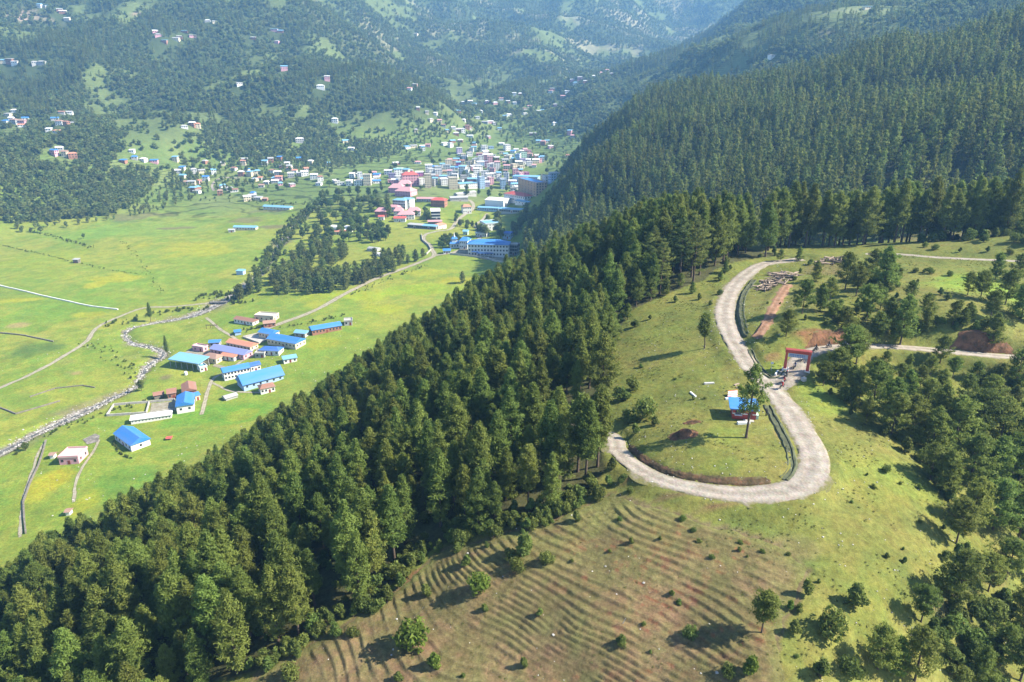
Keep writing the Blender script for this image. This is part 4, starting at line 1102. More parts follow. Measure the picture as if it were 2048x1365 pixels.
# pines further down the eastern slope, hidden in the mass
COL_SOFT = proto_collection("soft_pine_proto", SOFTS)
sx, sy = jgrid(60, 280, 50, 250, 8.0, 23)
k = in_poly(sx, sy, EAST_WOOD) & ~near_line(sx, sy, ROAD_GATE, 5)
sx, sy = sx[k], sy[k]
eu = np.array([stand(u, v) for u, v, h, kk in EAST])
k = np.min(np.hypot(sx[:, None] - eu[None, :, 0], sy[:, None] - eu[None, :, 1]), axis=1) > 3.2
_pu, _pv, _ = project(sx, sy, H(sx, sy))
k &= (_pv < 1150) & (_pv > 850) & (fbm(sx / 14, sy / 14, 233, 2) > 0.36)
sx, sy = sx[k], sy[k]
scatter("slope_pines", COL_SOFT, np.stack([sx, sy, H(sx, sy) - 0.1], 1), rng.uniform(0.6, 1.2, len(sx)), "pines packed along the eastern slope behind the nearer ones")

# grass tufts and pale stones over the hill
def tuft_collection():
    rnd = np.random.default_rng(5); col = bpy.data.collections.new("tuft_proto")
    m = foliage_material("grass_blades", (0.085, 0.10, 0.03), (0.115, 0.130, 0.035), (0.15, 0.155, 0.05), 0.2, 0.35)
    for k in range(3):
        c = rnd.normal(0, 0.14, (26, 3)); c[:, 2] = np.abs(c[:, 2]) * 0.6 + 0.06
        o = np.stack([rnd.normal(0, 1, 26), rnd.normal(0, 1, 26), np.ones(26)], 1)
        me = tris_mesh("tuft", blades(c, o, 0.28, 0.10, rnd), rnd); me.materials.append(m)
        col.objects.link(bpy.data.objects.new("tuft_%d" % k, me))
    return col
tx, ty = jgrid(-35, 150, 62, 225, 0.95, 29)
k = (fbm(tx / 4, ty / 4, 601, 3) + rng.uniform(-0.15, 0.15, len(tx)) > 0.55) & ~in_poly(tx, ty, FOREST_W)
tx, ty = tx[k], ty[k]; tz = H(tx, ty)
k = in_view(tx, ty, tz, 40, 40) & ~near_line(tx, ty, ROAD_MAIN, 4.0) & ~near_line(tx, ty, ROAD_GATE, 3.0)
tx, ty, tz = tx[k], ty[k], tz[k]
scatter("hill_grass", tuft_collection(), np.stack([tx, ty, tz], 1), rng.uniform(0.3, 0.9, len(tx)), "rough grass tufts over the open hill top")
def stone_mesh(seed, n=2):
    bm = bmesh.new(); bmesh.ops.create_icosphere(bm, subdivisions=1, radius=1.0)
    r = random.Random(seed)
    for v_ in bm.verts: v_.co *= r.uniform(0.7, 1.15); v_.co.z *= 0.6
    me = bpy.data.meshes.new("stone"); bm.to_mesh(me); bm.free()
    return me
M_STONE = mat("pale_stone", (0.42, 0.40, 0.37), 0.9, 0.4, 1.2, obj_var=0.35)
COL_STONE = bpy.data.collections.new("stone_proto")
for k in range(4):
    me = stone_mesh(k); me.materials.append(M_STONE); COL_STONE.objects.link(bpy.data.objects.new("stone_%d" % k, me))
r2 = np.random.default_rng(77)
qx = r2.uniform(-30, 80, 900); qy = r2.uniform(62, 190, 900)
qp = qx[:700] * 0
along = ROAD_MAIN[r2.integers(0, len(ROAD_MAIN), 700)]
qx = np.concatenate([qx, along[:, 0] + r2.normal(0, 3.2, 700)]); qy = np.concatenate([qy, along[:, 1] + r2.normal(0, 3.2, 700)])
k = ~in_poly(qx, qy, FOREST_W); qx, qy = qx[k], qy[k]
scatter("scattered_stones", COL_STONE, np.stack([qx, qy, H(qx, qy) + 0.06], 1), r2.uniform(0.04, 0.16, len(qx)) * np.where(r2.uniform(0, 1, len(qx)) < 0.06, 2, 1), "pale stones strewn over the hill and along the gravel road")

# ------------------------------------------------------------------ paths, river, walls in the valley
def path(name, pix, w, m=None, dz=0.10, step=2.0, rag=0.6, seed=0):
    l = groundline(pix, step); l[:, 2] = runavg(H(l[:, 0], l[:, 1]), 3)
    return strip(name, l, np.full(len(l), float(w)), m or M_PATH, dz, 5, rag, seed=seed)
VROAD = [(520,662),(560,648),(605,632),(650,611),(700,583),(750,559),(800,540),(845,523),(868,512),(864,500),(858,490),(847,480),(852,469),(875,463),(900,459),(912,445),(926,432),(944,420),(946,408),(938,400)]
path("valley_road", VROAD, 5.0, M_PATH, 0.15, 2.0, 0.8, 1)
path("footpath", [(-20,786),(0,777),(50,755),(93,733),(135,708),(172,684),(193,657),(234,636),(286,617),(344,614),(430,608)], 3.2, M_PATH, 0.12, 2.0, 0.8, 2)
path("farm_lane", [(412,636),(424,645),(440,659),(465,674),(490,690),(516,700),(505,712),(480,725),(462,742),(440,750),(425,760),(415,785),(408,812),(403,830)], 2.4, M_PATH, 0.12, 1.5, 0.4, 3)
path("farm_lane", [(420,764),(440,773),(458,782),(490,785),(530,786)], 1.8, M_PATH, 0.12, 1.5, 0.4, 4)
path("farm_track", [(40,1075),(42,1030),(50,985),(66,940),(76,908),(92,880)], 1.2, M_PATH, 0.10, 1.5, 0.6, 5)
path("footpath", [(198,880),(186,905),(165,935),(152,965),(147,1005)], 1.4, M_PATH, 0.10, 1.5, 0.5, 6)
path("far_lane", [(428,382),(424,372),(432,362),(448,356),(480,357)], 4.0, M_ROAD, 0.3, 3.0, 0.5, 7)
path("town_road", [(905,335),(925,322),(945,330),(965,345),(985,352)], 7.0, M_ROAD, 0.3, 3.0, 0.5, 8)
path("clinic_lane", [(868,512),(900,507),(935,500),(958,478),(965,468),(952,452),(965,440),(975,428)], 4.0, M_PATH, 0.2, 2.0, 0.5, 9)

M_WATER = mat("river_water", (0.085, 0.080, 0.066), 0.35, 0.4, 0.1, 0.8, 0.9, spec=0.35, coords='Object')
strip("river_bed", RIVER, W_RIVER * 1.5, M_STONES, 0.16, 7, 4.5, seed=31)
t_ = np.linspace(0, 1, len(RIVER)); wob = (vnoise(_ar / 14, _ar * 0, 83) - 0.5)
rl = RIVER.copy(); rl[:, :2] = offset_line(RIVER, wob * W_RIVER * 0.45); rl[:, 2] = H(RIVER[:, 0], RIVER[:, 1])
strip("river", rl, W_RIVER * (0.12 + 0.40 * vnoise(_ar / 9, _ar * 0, 85)), M_WATER, 0.28, 5, 1.2, seed=33)
r3 = np.random.default_rng(88)
kk = r3.integers(0, len(RIVER), 4200); off = r3.normal(0, 0.55, 4200) * W_RIVER[kk]
tt = np.gradient(RIVER[:, :2], axis=0); tt /= np.linalg.norm(tt, axis=1)[:, None]
bx = RIVER[kk, 0] - tt[kk, 1] * off + r3.normal(0, 1, 4200); by = RIVER[kk, 1] + tt[kk, 0] * off + r3.normal(0, 1, 4200)
scatter("river_boulders", COL_STONE, np.stack([bx, by, H(bx, by) + 0.2], 1), r3.uniform(0.12, 0.50, 4200) * np.where(r3.uniform(0, 1, 4200) < 0.06, 1.8, 1.0), "pale boulders lining the shallow river")
bx = r3.uniform(-330, -60, 900); by = r3.uniform(220, 480, 900); k = ~in_poly(bx, by, FOREST_W) & (fbm(bx / 30, by / 30, 7, 2) > 0.42); bx, by = bx[k], by[k]
scatter("meadow_stones", COL_STONE, np.stack([bx, by, H(bx, by) + 0.05], 1), r3.uniform(0.12, 0.45, len(bx)), "scattered pale stones on the valley meadow")

M_DRYWALL = mat("dry_stone", (0.19, 0.17, 0.14), 0.95, 0.5, 0.9)
M_WHITEWALL = mat("white_plaster_wall", (0.62, 0.60, 0.56), 0.85, 0.2, 0.5)
M_CONC = mat("concrete", (0.40, 0.38, 0.35), 0.9, 0.35, 0.6)
def wall_run(name, pix, w, h, m, label, cat="wall", grp=None, closed=False, step=1.6):
    if closed: pix = list(pix) + [pix[0]]
    pts = [hit(*p) for p in pix]; line = []
    for a, b in zip(pts[:-1], pts[1:]):
        n = max(2, int(np.hypot(*(b - a)[:2]) / step))
        line += [a + (b - a) * t for t in np.linspace(0, 1, n, endpoint=False)]
    line.append(pts[-1]); l = np.array(line); n = len(l); a = arc(l)
    V = []
    for o, z in ((-w / 2, -0.3), (-w / 2 * 0.85, h), (w / 2 * 0.85, h), (w / 2, -0.3)):
        p = offset_line(l, np.full(n, o)); V.append(np.column_stack([p, H(l[:, 0], l[:, 1]) + z + (vnoise(a / 2, a * 0, 9) - 0.5) * 0.15 * (z > 0)]))
    V = np.stack(V, 1); i = np.arange(3)[None] + np.arange(n - 1)[:, None] * 4
    f = np.stack([i, i + 1, i + 5, i + 4], -1).reshape(-1, 4)[:, ::-1]
    f = np.vstack([f, [[0, 1, 2, 3]], [[(n - 1) * 4 + 3, (n - 1) * 4 + 2, (n - 1) * 4 + 1, (n - 1) * 4]]])
    return tag(obj(name, mesh_np(name, V.reshape(-1, 3), f, False), m), label, cat, grp)
wall_run("stone_wall", [(-20,568),(0,572),(60,586),(120,600),(180,613),(236,620)], 1.0, 0.8, M_WHITEWALL, "long pale stone wall crossing the green meadow")
wall_run("stone_wall", [(-20,664),(0,667),(50,672),(107,684)], 0.8, 0.8, M_DRYWALL, "dark dry stone wall beside the dark green plot")
wall_run("stone_wall", [(-10,812),(15,822),(32,829),(80,815),(120,803)], 0.7, 0.7, M_DRYWALL, "low dry stone wall round a plot left of the river")
wall_run("stone_wall", [(52,1068),(49,1040),(47,1005),(60,968),(76,935),(86,905),(92,884)], 0.6, 0.9, M_DRYWALL, "grey stone wall running along the track by the pink house")
wall_run("stone_wall", [(60,795),(110,778),(165,772),(190,776)], 0.6, 0.6, M_DRYWALL, "broken stone bank beside the lower meadow")
wall_run("pen_wall", [(214,833),(228,812),(299,806),(293,828)], 0.6, 1.3, M_CONC, "pale concrete wall round the grassy animal pen", closed=True)
wall_run("pen_wall", [(301,806),(350,801),(352,820),(298,829)], 0.5, 1.3, M_CONC, "pale concrete wall round the dirt animal pen", closed=False)
wall_run("yard_wall", [(486,676),(521,668),(543,678),(518,688)], 0.5, 1.2, M_CONC, "low wall enclosing the bare concrete yard of the farm", closed=True)
wall_run("compound_wall", [(900,510),(935,513),(975,518),(1020,522),(1045,522)], 0.4, 1.6, M_CONC, "long grey compound wall in front of the large blue roofed hospital")
wall_run("road_wall", [(843,470),(845,482),(857,492),(862,501),(853,510)], 0.5, 1.6, M_CONC, "curved pale retaining wall along the bending valley road")
# slabs of bare ground
def patch(name, pix, m, dz=0.12):
    P = [hit(*p) for p in pix]; bm = bmesh.new()
    vs_ = [bm.verts.new((p[0], p[1], H(p[0], p[1]) + dz)) for p in P]; fc = bm.faces.new(vs_)
    if fc.normal.z < 0: fc.normal_flip()
    bmesh.ops.triangulate(bm, faces=bm.faces[:])
    bmesh.ops.subdivide_edges(bm, edges=bm.edges[:], cuts=3, use_grid_fill=True)
    for v_ in bm.verts: v_.co.z = float(H(v_.co.x, v_.co.y)) + dz
    bm.normal_update()
    for f_ in bm.faces:
        if f_.normal.z < 0: f_.normal_flip()
    me = bpy.data.meshes.new(name); bm.to_mesh(me); bm.free()
    return tag(obj(name, me, m), kind="structure")
patch("farm_yard", [(487,676),(521,669),(542,678),(518,687)], M_CONC, 0.16)
patch("farm_yard", [(352,718),(385,695),(412,700),(440,705),(410,716),(385,722)], M_PATH, 0.16)
patch("farm_yard", [(430,728),(452,734),(444,738),(425,733)], M_PATH, 0.16)
patch("pen_floor", [(303,808),(349,803),(350,818),(300,827)], M_PATH, 0.16)
patch("hospital_yard", [(900,506),(936,511),(1015,520),(1018,513),(925,497)], M_PATH, 0.2)
patch("rubble_patch", [(165,880),(190,868),(200,872),(196,884),(175,890)], M_STONES, 0.16)

# ------------------------------------------------------------------ houses
def um(name, verts, faces):
    me = bpy.data.meshes.new(name); me.from_pydata(verts, [], faces); me.update(); me.materials.append(None); return me
U_BOX = um("unit_box", [(x, y, z) for z in (0, 1) for y in (-.5, .5) for x in (-.5, .5)], [(0, 2, 3, 1), (4, 5, 7, 6), (0, 1, 5, 4), (1, 3, 7, 5), (3, 2, 6, 7), (2, 0, 4, 6)])
U_CBOX = um("unit_panel", [(x, y, z) for z in (-.5, .5) for y in (-.5, .5) for x in (-.5, .5)], [(0, 2, 3, 1), (4, 5, 7, 6), (0, 1, 5, 4), (1, 3, 7, 5), (3, 2, 6, 7), (2, 0, 4, 6)])
_t = 0.06
U_GABLE = um("unit_gable", [(-.5, -.5, 0), (.5, -.5, 0), (.5, .5, 0), (-.5, .5, 0), (-.5, 0, 1), (.5, 0, 1), (-.5, -.5, -_t), (.5, -.5, -_t), (.5, .5, -_t), (-.5, .5, -_t)],
             [(0, 1, 5, 4), (2, 3, 4, 5), (0, 4, 3), (1, 2, 5), (6, 7, 1, 0), (8, 9, 3, 2), (7, 8, 2, 1), (9, 6, 0, 3), (9, 8, 7, 6)])
U_HIP = um("unit_hip", [(-.5, -.5, 0), (.5, -.5, 0), (.5, .5, 0), (-.5, .5, 0), (-.25, 0, 1), (.25, 0, 1), (-.5, -.5, -_t), (.5, -.5, -_t), (.5, .5, -_t), (-.5, .5, -_t)],
           [(0, 1, 5, 4), (2, 3, 4, 5), (0, 4, 3), (1, 2, 5), (6, 7, 1, 0), (8, 9, 3, 2), (7, 8, 2, 1), (9, 6, 0, 3), (9, 8, 7, 6)])
U_SHED = um("unit_lean", [(-.5, -.5, 0), (.5, -.5, 0), (.5, .5, .6), (-.5, .5, .6), (-.5, -.5, .25), (.5, -.5, .25), (.5, .5, .85), (-.5, .5, .85)],
            [(3, 2, 1, 0), (4, 5, 6, 7), (0, 1, 5, 4), (1, 2, 6, 5), (2, 3, 7, 6), (3, 0, 4, 7)])
_ar8 = [(math.cos(math.pi * k / 8) * 0.5, math.sin(math.pi * k / 8)) for k in range(9)]
U_ARCH = um("unit_vault", [(s, y, z) for s in (-.5, .5) for y, z in _ar8], [(k, k + 1, k + 10, k + 9) for k in range(8)] + [tuple(range(8, -1, -1)), tuple(range(9, 18))])
def roofm(name, c, rough=0.45):
    m = mat(name, c, rough + 0.1, 0.0, 0.6, spec=0.35, color2=tuple(0.72 * q + 0.06 for q in c))
    nt = m.node_tree
    if not any(n.bl_idname == "ShaderNodeTexWave" for n in nt.nodes):
        tc = nt.nodes.new("ShaderNodeTexCoord"); wv = nt.nodes.new("ShaderNodeTexWave"); bp = nt.nodes.new("ShaderNodeBump")
        mp = nt.nodes.new("ShaderNodeMapping"); mp.inputs["Scale"].default_value = (9, 0, 0)
        nt.links.new(tc.outputs["Object"], mp.inputs[0]); nt.links.new(mp.outputs[0], wv.inputs["Vector"]); wv.inputs["Scale"].default_value = 1.0
        bp.inputs["Strength"].default_value = 0.35; bp.inputs["Distance"].default_value = 0.05
        nt.links.new(wv.outputs[1], bp.inputs["Height"]); nt.links.new(bp.outputs[0], nt.nodes["Principled BSDF"].inputs["Normal"])
    return m
ROOF = {'blue': roofm("blue_tin", (0.02, 0.155, 0.44)), 'cyan': roofm("pale_blue_tin", (0.13, 0.31, 0.46)), 'violet': roofm("faded_violet_tin", (0.16, 0.19, 0.40)), 'deep': roofm("deep_blue_tin", (0.02, 0.10, 0.36)),
        'orange': roofm("orange_tile_tin", (0.42, 0.17, 0.10), 0.7), 'red': roofm("red_tin", (0.42, 0.055, 0.04), 0.6), 'pink': roofm("faded_pink_tin", (0.42, 0.21, 0.22), 0.6), 'rust': roofm("rusty_tin", (0.22, 0.10, 0.065), 0.8),
        'brown': roofm("brown_tin", (0.26, 0.15, 0.11), 0.8), 'grey': roofm("grey_tin", (0.30, 0.30, 0.30), 0.6), 'white': roofm("white_tin", (0.60, 0.60, 0.60), 0.6), 'flat': M_CONC}
WALL = {'white': mat("white_plaster", (0.62, 0.62, 0.60), 0.85, 0.15, 0.4), 'cream': mat("cream_plaster", (0.58, 0.50, 0.36), 0.85, 0.15, 0.4), 'pink': mat("pink_plaster", (0.55, 0.30, 0.34), 0.85, 0.15, 0.4),
        'tan': mat("tan_plaster", (0.42, 0.28, 0.18), 0.85, 0.2, 0.4), 'brick': mat("bare_brick", (0.30, 0.15, 0.10), 0.9, 0.3, 0.6), 'blue': mat("pale_blue_plaster", (0.30, 0.42, 0.58), 0.85, 0.15, 0.4),
        'grey': mat("grey_plaster", (0.36, 0.36, 0.35), 0.9, 0.25, 0.4), 'violet': mat("violet_plaster", (0.36, 0.30, 0.46), 0.85, 0.15, 0.4), 'red': mat("red_paint", (0.34, 0.055, 0.045), 0.7, 0.25, 0.5), 'stone': M_DRYWALL,
        'green': mat("mint_plaster", (0.34, 0.50, 0.42), 0.85, 0.15, 0.4), 'magenta': mat("magenta_plaster", (0.42, 0.12, 0.30), 0.8, 0.15, 0.4)}
M_GLASS = mat("dark_window", (0.030, 0.035, 0.045), 0.2, spec=0.5)
M_DOOR = mat("dark_red_door", (0.20, 0.045, 0.035), 0.6, 0.2, 1.0)
def setm(o, m):
    o.material_slots[0].link = 'OBJECT'; o.material_slots[0].material = m
def piece(name, me, m, parent, loc, scale, rot=None):
    o = obj(name, me, None, parent, loc); o.scale = scale; setm(o, m)
    if rot: o.rotation_euler = rot
    return o
WORDS = {'cyan': 'pale blue', 'deep': 'deep blue', 'flat': 'flat grey', 'violet': 'faded violet', 'rust': 'rusty', 'orange': 'orange', 'pink': 'faded pink'}
def house(name, c, L, W, hw, rz, wall, roof, kind, label, cat="house", group=None, st=1, nx=4, ny=2, rh=None, over=0.5, door=True, win=True, wsize=(1.1, 1.2), open_=False, winmat=None):
    """c: ground centre; L along local x, W along local y; front is local -y"""
    c = np.array([c[0], c[1]]); ca, sa = math.cos(rz), math.sin(rz)
    cs = [(c[0] + ca * a * L / 2 - sa * b * W / 2, c[1] + sa * a * L / 2 + ca * b * W / 2) for a in (-1, 1) for b in (-1, 1)]
    zs = [float(H(*q)) for q in cs]; z0 = sum(zs) / 4; low = min(zs) - 0.3 - z0
    r = empty(name, (float(c[0]), float(c[1]), z0), rz); tag(r, label, cat, group)
    if open_:
        n = max(3, int(L / 4) + 1)
        for k in range(n):
            for b in (-1, 1):
                piece("post", U_BOX, WALL['grey'], r, (-L / 2 + 0.2 + (L - 0.4) * k / (n - 1), b * (W / 2 - 0.2), low), (0.28, 0.28, hw - low))
        piece("wall", U_BOX, WALL[wall], r, (0, W / 2 - 0.25, low), (L * 0.96, 0.22, hw * 0.6 - low))
        win = door = False
    else:
        piece("wall", U_BOX, WALL[wall], r, (0, 0, low), (L, W, hw - low))
    rh = W * 0.24 if rh is None else rh
    R_ = ROOF[roof]
    if kind == 'gable':
        piece("roof", U_GABLE, R_, r, (0, 0, hw + 0.06 * rh), (L + 2 * over, W + 2 * over, rh))
    elif kind == 'hip':
        piece("roof", U_HIP, R_, r, (0, 0, hw + 0.06 * rh), (L + 2 * over, W + 2 * over, rh))
    elif kind == 'lean':
        piece("roof", U_SHED, R_, r, (0, 0, hw - 0.02), (L + 2 * over, W + 2 * over, rh if rh < 2.2 else 1.4))
    elif kind == 'vault':
        piece("roof", U_ARCH, R_, r, (0, 0, hw - 0.02), (L, W, rh))
    else:
        piece("roof", U_BOX, R_, r, (0, 0, hw), (L + 0.5, W + 0.5, 0.25))
        pw = WALL[wall]
        for b in (-1, 1):
            piece("parapet", U_BOX, pw, r, (0, b * (W / 2 + 0.05), hw + 0.253), (L + 0.44, 0.25, 0.7))
            piece("parapet", U_BOX, pw, r, (b * (L / 2 + 0.05), 0, hw + 0.253), (0.25, W - 0.2, 0.7))
    if win:
        sh = hw / st; g = winmat or M_GLASS
        for s in range(st):
            zc = s * sh + sh * 0.55
            for side in (-1, 1):
                for k in range(nx):
                    x = -L / 2 + L * (k + 0.5) / nx
                    if door and s == 0 and side == -1 and k == nx // 2:
                        piece("door", U_CBOX, M_DOOR, r, (x, -W / 2 - 0.02, 1.05), (1.1, 0.14, 2.1)); continue
                    piece("window", U_CBOX, g, r, (x, side * (W / 2 + 0.01), zc), (wsize[0], 0.12, wsize[1]))
                for k in range(ny):
                    y_ = -W / 2 + W * (k + 0.5) / ny
                    piece("window", U_CBOX, g, r, (side * (L / 2 + 0.01), y_, zc), (0.12, wsize[0], wsize[1]))
    return r
def house2(name, a, b, W, hw, wall, roof, kind, label, fb=0.0, **kw):
    """a, b: pixels of the two ends of the ground line along the house; fb shifts it back by that share of W"""
    p, q = hit(*a), hit(*b); d = (q - p)[:2]; L = np.hypot(*d); rz = math.atan2(d[1], d[0])
    c = (p + q)[:2] / 2 + np.array([-math.sin(rz), math.cos(rz)]) * W * fb
    return house(name, c, L, W, hw, rz, wall, roof, kind, label, **kw)
G1 = "farm buildings by the river"
def farm(*a, **k): k.setdefault('group', G1); k.setdefault('cat', "farm building"); return house2("farm_building", *a, **k)
farm((352,729), (409,737), 9, 4.6, 'cream', 'cyan', 'lean', "open sided cattle shed with pale blue lean-to roof by the river bend", open_=True)
house2("farm_building", (398,742), (412,738), 6, 2.6, 'white', 'cyan', 'flat', "small white block at the end of the open pale blue shed", cat="farm building", group=G1, nx=2, ny=1)
farm((431,704), (497,715), 8, 3.2, 'pink', 'violet', 'gable', "long pinkish farm block with faded violet roof", nx=9, ny=2)
farm((462,691), (509,699), 7, 3.0, 'cream', 'orange', 'gable', "long cream farm block with orange roof behind the violet one", nx=7)
farm((448,716), (474,720), 5, 2.6, 'white', 'orange', 'gable', "short white outbuilding with orange roof before the violet block", nx=3, ny=1)
farm((413,720), (441,724), 7, 3.2, 'cream', 'brown', 'hip', "square cream farmhouse with weathered brown hipped roof", nx=3)
farm((421,692), (441,690), 5, 2.8, 'grey', 'blue', 'gable', "little grey shed with blue roof beside the violet block", nx=2, ny=1)
farm((391,699), (412,702), 4.5, 2.6, 'pink', 'flat', 'flat', "small flat roofed pink store at the yard edge", nx=2, ny=1)
farm((527,671), (551,675), 8, 3.4, 'cream', 'blue', 'gable', "blue roofed wing behind the larger blue farm hall", nx=4)
farm((546,684), (602,694), 10, 3.8, 'cream', 'blue', 'gable', "large cream farm hall with bright blue roof beside the concrete yard", nx=8, ny=3)
farm((525,706), (563,707), 7, 3.0, 'white', 'deep', 'hip', "white farm house with deep blue hipped roof", nx=4)
farm((513,714), (531,713), 4, 2.6, 'grey', 'flat', 'flat', "tiny grey flat roofed store next to the deep blue roof", nx=2, ny=1)
farm((622,668), (680,656), 8, 3.2, 'brick', 'blue', 'gable', "long brick barn with pale blue roof at the far end of the farm", nx=9)
farm((594,671), (615,673), 6, 2.8, 'grey', 'cyan', 'gable', "small shed with pale blue roof between hall and brick barn", nx=2, ny=1)
farm((689,649), (705,648), 6, 3.0, 'grey', 'flat', 'flat', "grey pump house standing alone past the brick barn", nx=2, ny=1)
farm((567,726), (593,720), 4.5, 2.5, 'white', 'cyan', 'lean', "narrow white shed with sloping pale blue roof on the meadow", nx=3, ny=1)
farm((447,758), (498,745), 8, 4.8, 'white', 'blue', 'gable', "two storey white farm house with bright blue roof", nx=8, ny=3, st=2)
farm((500,743), (519,737), 6, 3.8, 'white', 'deep', 'gable', "white annex with dark blue roof joined to the two storey house", nx=3, ny=1)
farm((482,777), (560,752), 11, 3.0, 'blue', 'blue', 'gable', "huge barn under a steep bright blue roof", nx=6, ny=0, rh=4.6, over=0.8, door=False)
farm((520,786), (548,779), 6.5, 3.2, 'white', 'rust', 'hip', "white block with rusty brown roof below the huge blue barn", nx=4)
farm((449,800), (472,793), 4.5, 1.4, 'grey', 'grey', 'gable', "low grey roofed store in the meadow below the barn", nx=0, ny=0, door=False)
farm((475,644), (512,649), 6, 2.8, 'white', 'rust', 'gable', "long shed with rusty roof near the valley road", nx=6, ny=1)
farm((516,639), (553,640), 8, 3.6, 'cream', 'flat', 'flat', "cream flat roofed house beside the valley road", nx=4, ny=2)
farm((528,654), (551,650), 6, 2.8, 'brick', 'brown', 'gable', "brown roofed brick shed between the valley road and the farm", nx=3, ny=1)
farm((470,670), (482,668), 3.5, 2.2, 'blue', 'blue', 'lean', "tiny blue tin shelter at the farm gate", nx=0, ny=0, door=False)
G2 = "buildings of the lower farm"
def low(*a, **k): k.setdefault('group', G2); k.setdefault('cat', "farm building"); return house2("farm_building", *a, **k)
low((264,846), (344,833), 4.5, 2.2, 'white', 'white', 'lean', "long low white shed along the animal pen", nx=12, ny=0, wsize=(0.5, 0.5), door=False, rh=0.8)
low((372,826), (374,803), 8.5, 4.2, 'white', 'blue', 'gable', "white building with a half white half blue roof at the end of the pen", nx=4)
low((381,795), (379,780), 7, 4.0, 'brick', 'rust', 'gable', "barn with a tall rusty roof behind the white pen building", nx=2)
low((337,795), (353,792), 7, 3.4, 'brick', 'rust', 'gable', "square barn with rusty roof beside the pens", nx=2)
low((309,797), (328,793), 5, 2.4, 'stone', 'rust', 'gable', "small stone byre with ragged rusty roof", nx=0, ny=0)
low((388,800), (397,797), 5, 3.0, 'cream', 'blue', 'gable', "small cream cottage with blue roof behind the pen building", nx=1, ny=1)
house2("cottage", (250,874), (283,897), 9, 3.4, 'white', 'blue', 'gable', "white cottage with bright blue roof alone above the forest", cat="house", nx=5, ny=1, rh=2.6)
house2("cottage", (130,921), (168,918), 9, 3.6, 'pink', 'flat', 'flat', "pink flat roofed house at the lower end of the meadow", cat="house", nx=3, ny=2)
house2("hut", (103,916), (111,915), 2.6, 2.0, 'white', 'brown', 'gable', "little white hut beside the pink house", cat="hut", nx=0, ny=0)
house2("hut", (135,1029), (143,1028), 2.4, 1.8, 'white', 'brown', 'gable', "tiny pale hut at the edge of the yellow crop", cat="hut", nx=0, ny=0)
house2("hut", (335,879), (343,878), 2.0, 0.9, 'brick', 'red', 'gable', "small red roofed pump shelter in the green field", cat="hut", nx=0, ny=0)
house2("hut", (149,526), (159,526), 4.0, 3.4, 'stone', 'grey', 'lean', "lone dark stone hut on the wide meadow", cat="hut", nx=1, ny=1)
house2("hut", (476,549), (489,549), 4.5, 3.4, 'blue', 'cyan', 'lean', "bright blue tin cabin on the meadow by the river trees", cat="hut", nx=0, ny=0)
house2("long_shed", (470,460), (514,459), 7, 3.0, 'cream', 'cyan', 'gable', "long shed with pale blue roof on the far meadow", cat="shed", nx=8, ny=1)
house2("long_shed", (458,465), (470,464), 5, 2.6, 'grey', 'grey', 'gable', "grey shed beside the long pale blue roofed one", cat="shed", nx=1, ny=0)
house2("long_shed", (530,419), (583,419), 8, 3.2, 'cream', 'cyan', 'gable', "long shed with pale blue roof below the terraced town edge", cat="shed", nx=8, ny=1)
# timber trestle and bridge
def trestle(u, v, w, label):
    c = hit(u, v); r = empty("timber_trestle", (c[0], c[1], c[2])); tag(r, label, "trestle")
    m = mat("old_timber", (0.13, 0.095, 0.065), 0.9, 0.4, 1.5)
    for k in range(4): piece("post", U_BOX, m, r, (-w / 2 + w * k / 3, (k % 2) * 1.6 - 0.8, -0.2), (0.22, 0.22, 2.4))
    piece("beam", U_BOX, m, r, (0, -0.8, 2.2), (w + 1, 0.24, 0.22)); piece("beam", U_BOX, m, r, (0, 0.8, 2.2), (w + 1, 0.24, 0.22))
trestle(424, 657, 7, "timber trestle frame on the grass by the farm lane")
def bridge(u, v, L, rz, label):
    c = hit(u, v); r = empty("footbridge", (c[0], c[1], float(H(c[0] - L / 2, c[1])) + 0.6), rz); tag(r, label, "bridge")
    m = mat("bridge_concrete", (0.16, 0.15, 0.14), 0.9, 0.3, 1.0)
    piece("deck", U_BOX, m, r, (0, 0, 0), (L, 3.0, 0.35))
    for b in (-1, 1):
        piece("rail", U_BOX, m, r, (0, b * 1.4, 1.1), (L, 0.15, 0.15))
        for k in range(5): piece("rail_post", U_BOX, m, r, (-L / 2 + 0.3 + (L - 0.6) * k / 4, b * 1.4, 0.3), (0.18, 0.18, 0.85))
    for k in (-1, 1): piece("pier", U_BOX, m, r, (k * L * 0.42, 0, -1.8), (1.0, 2.6, 1.85))
bridge(440, 608, 15, 0.1, "dark concrete footbridge over the river near the trees")
def tank(u, v, label):
    c = hit(u, v); bm = bmesh.new()
    bmesh.ops.create_cone(bm, cap_ends=True, segments=14, radius1=1.0, radius2=1.0, depth=1.9)
    bmesh.ops.create_cone(bm, cap_ends=True, segments=14, radius1=1.0, radius2=0.3, depth=0.5, matrix=Matrix.Translation((0, 0, 1.22)))
    me = bpy.data.meshes.new("water_tank"); bm.to_mesh(me); bm.free()
    tag(obj("water_tank", me, WALL['white'], None, (c[0], c[1], c[2] + 0.9)), label, "water tank")
tank(372, 750, "small white water tank standing in the grass near the cattle shed")

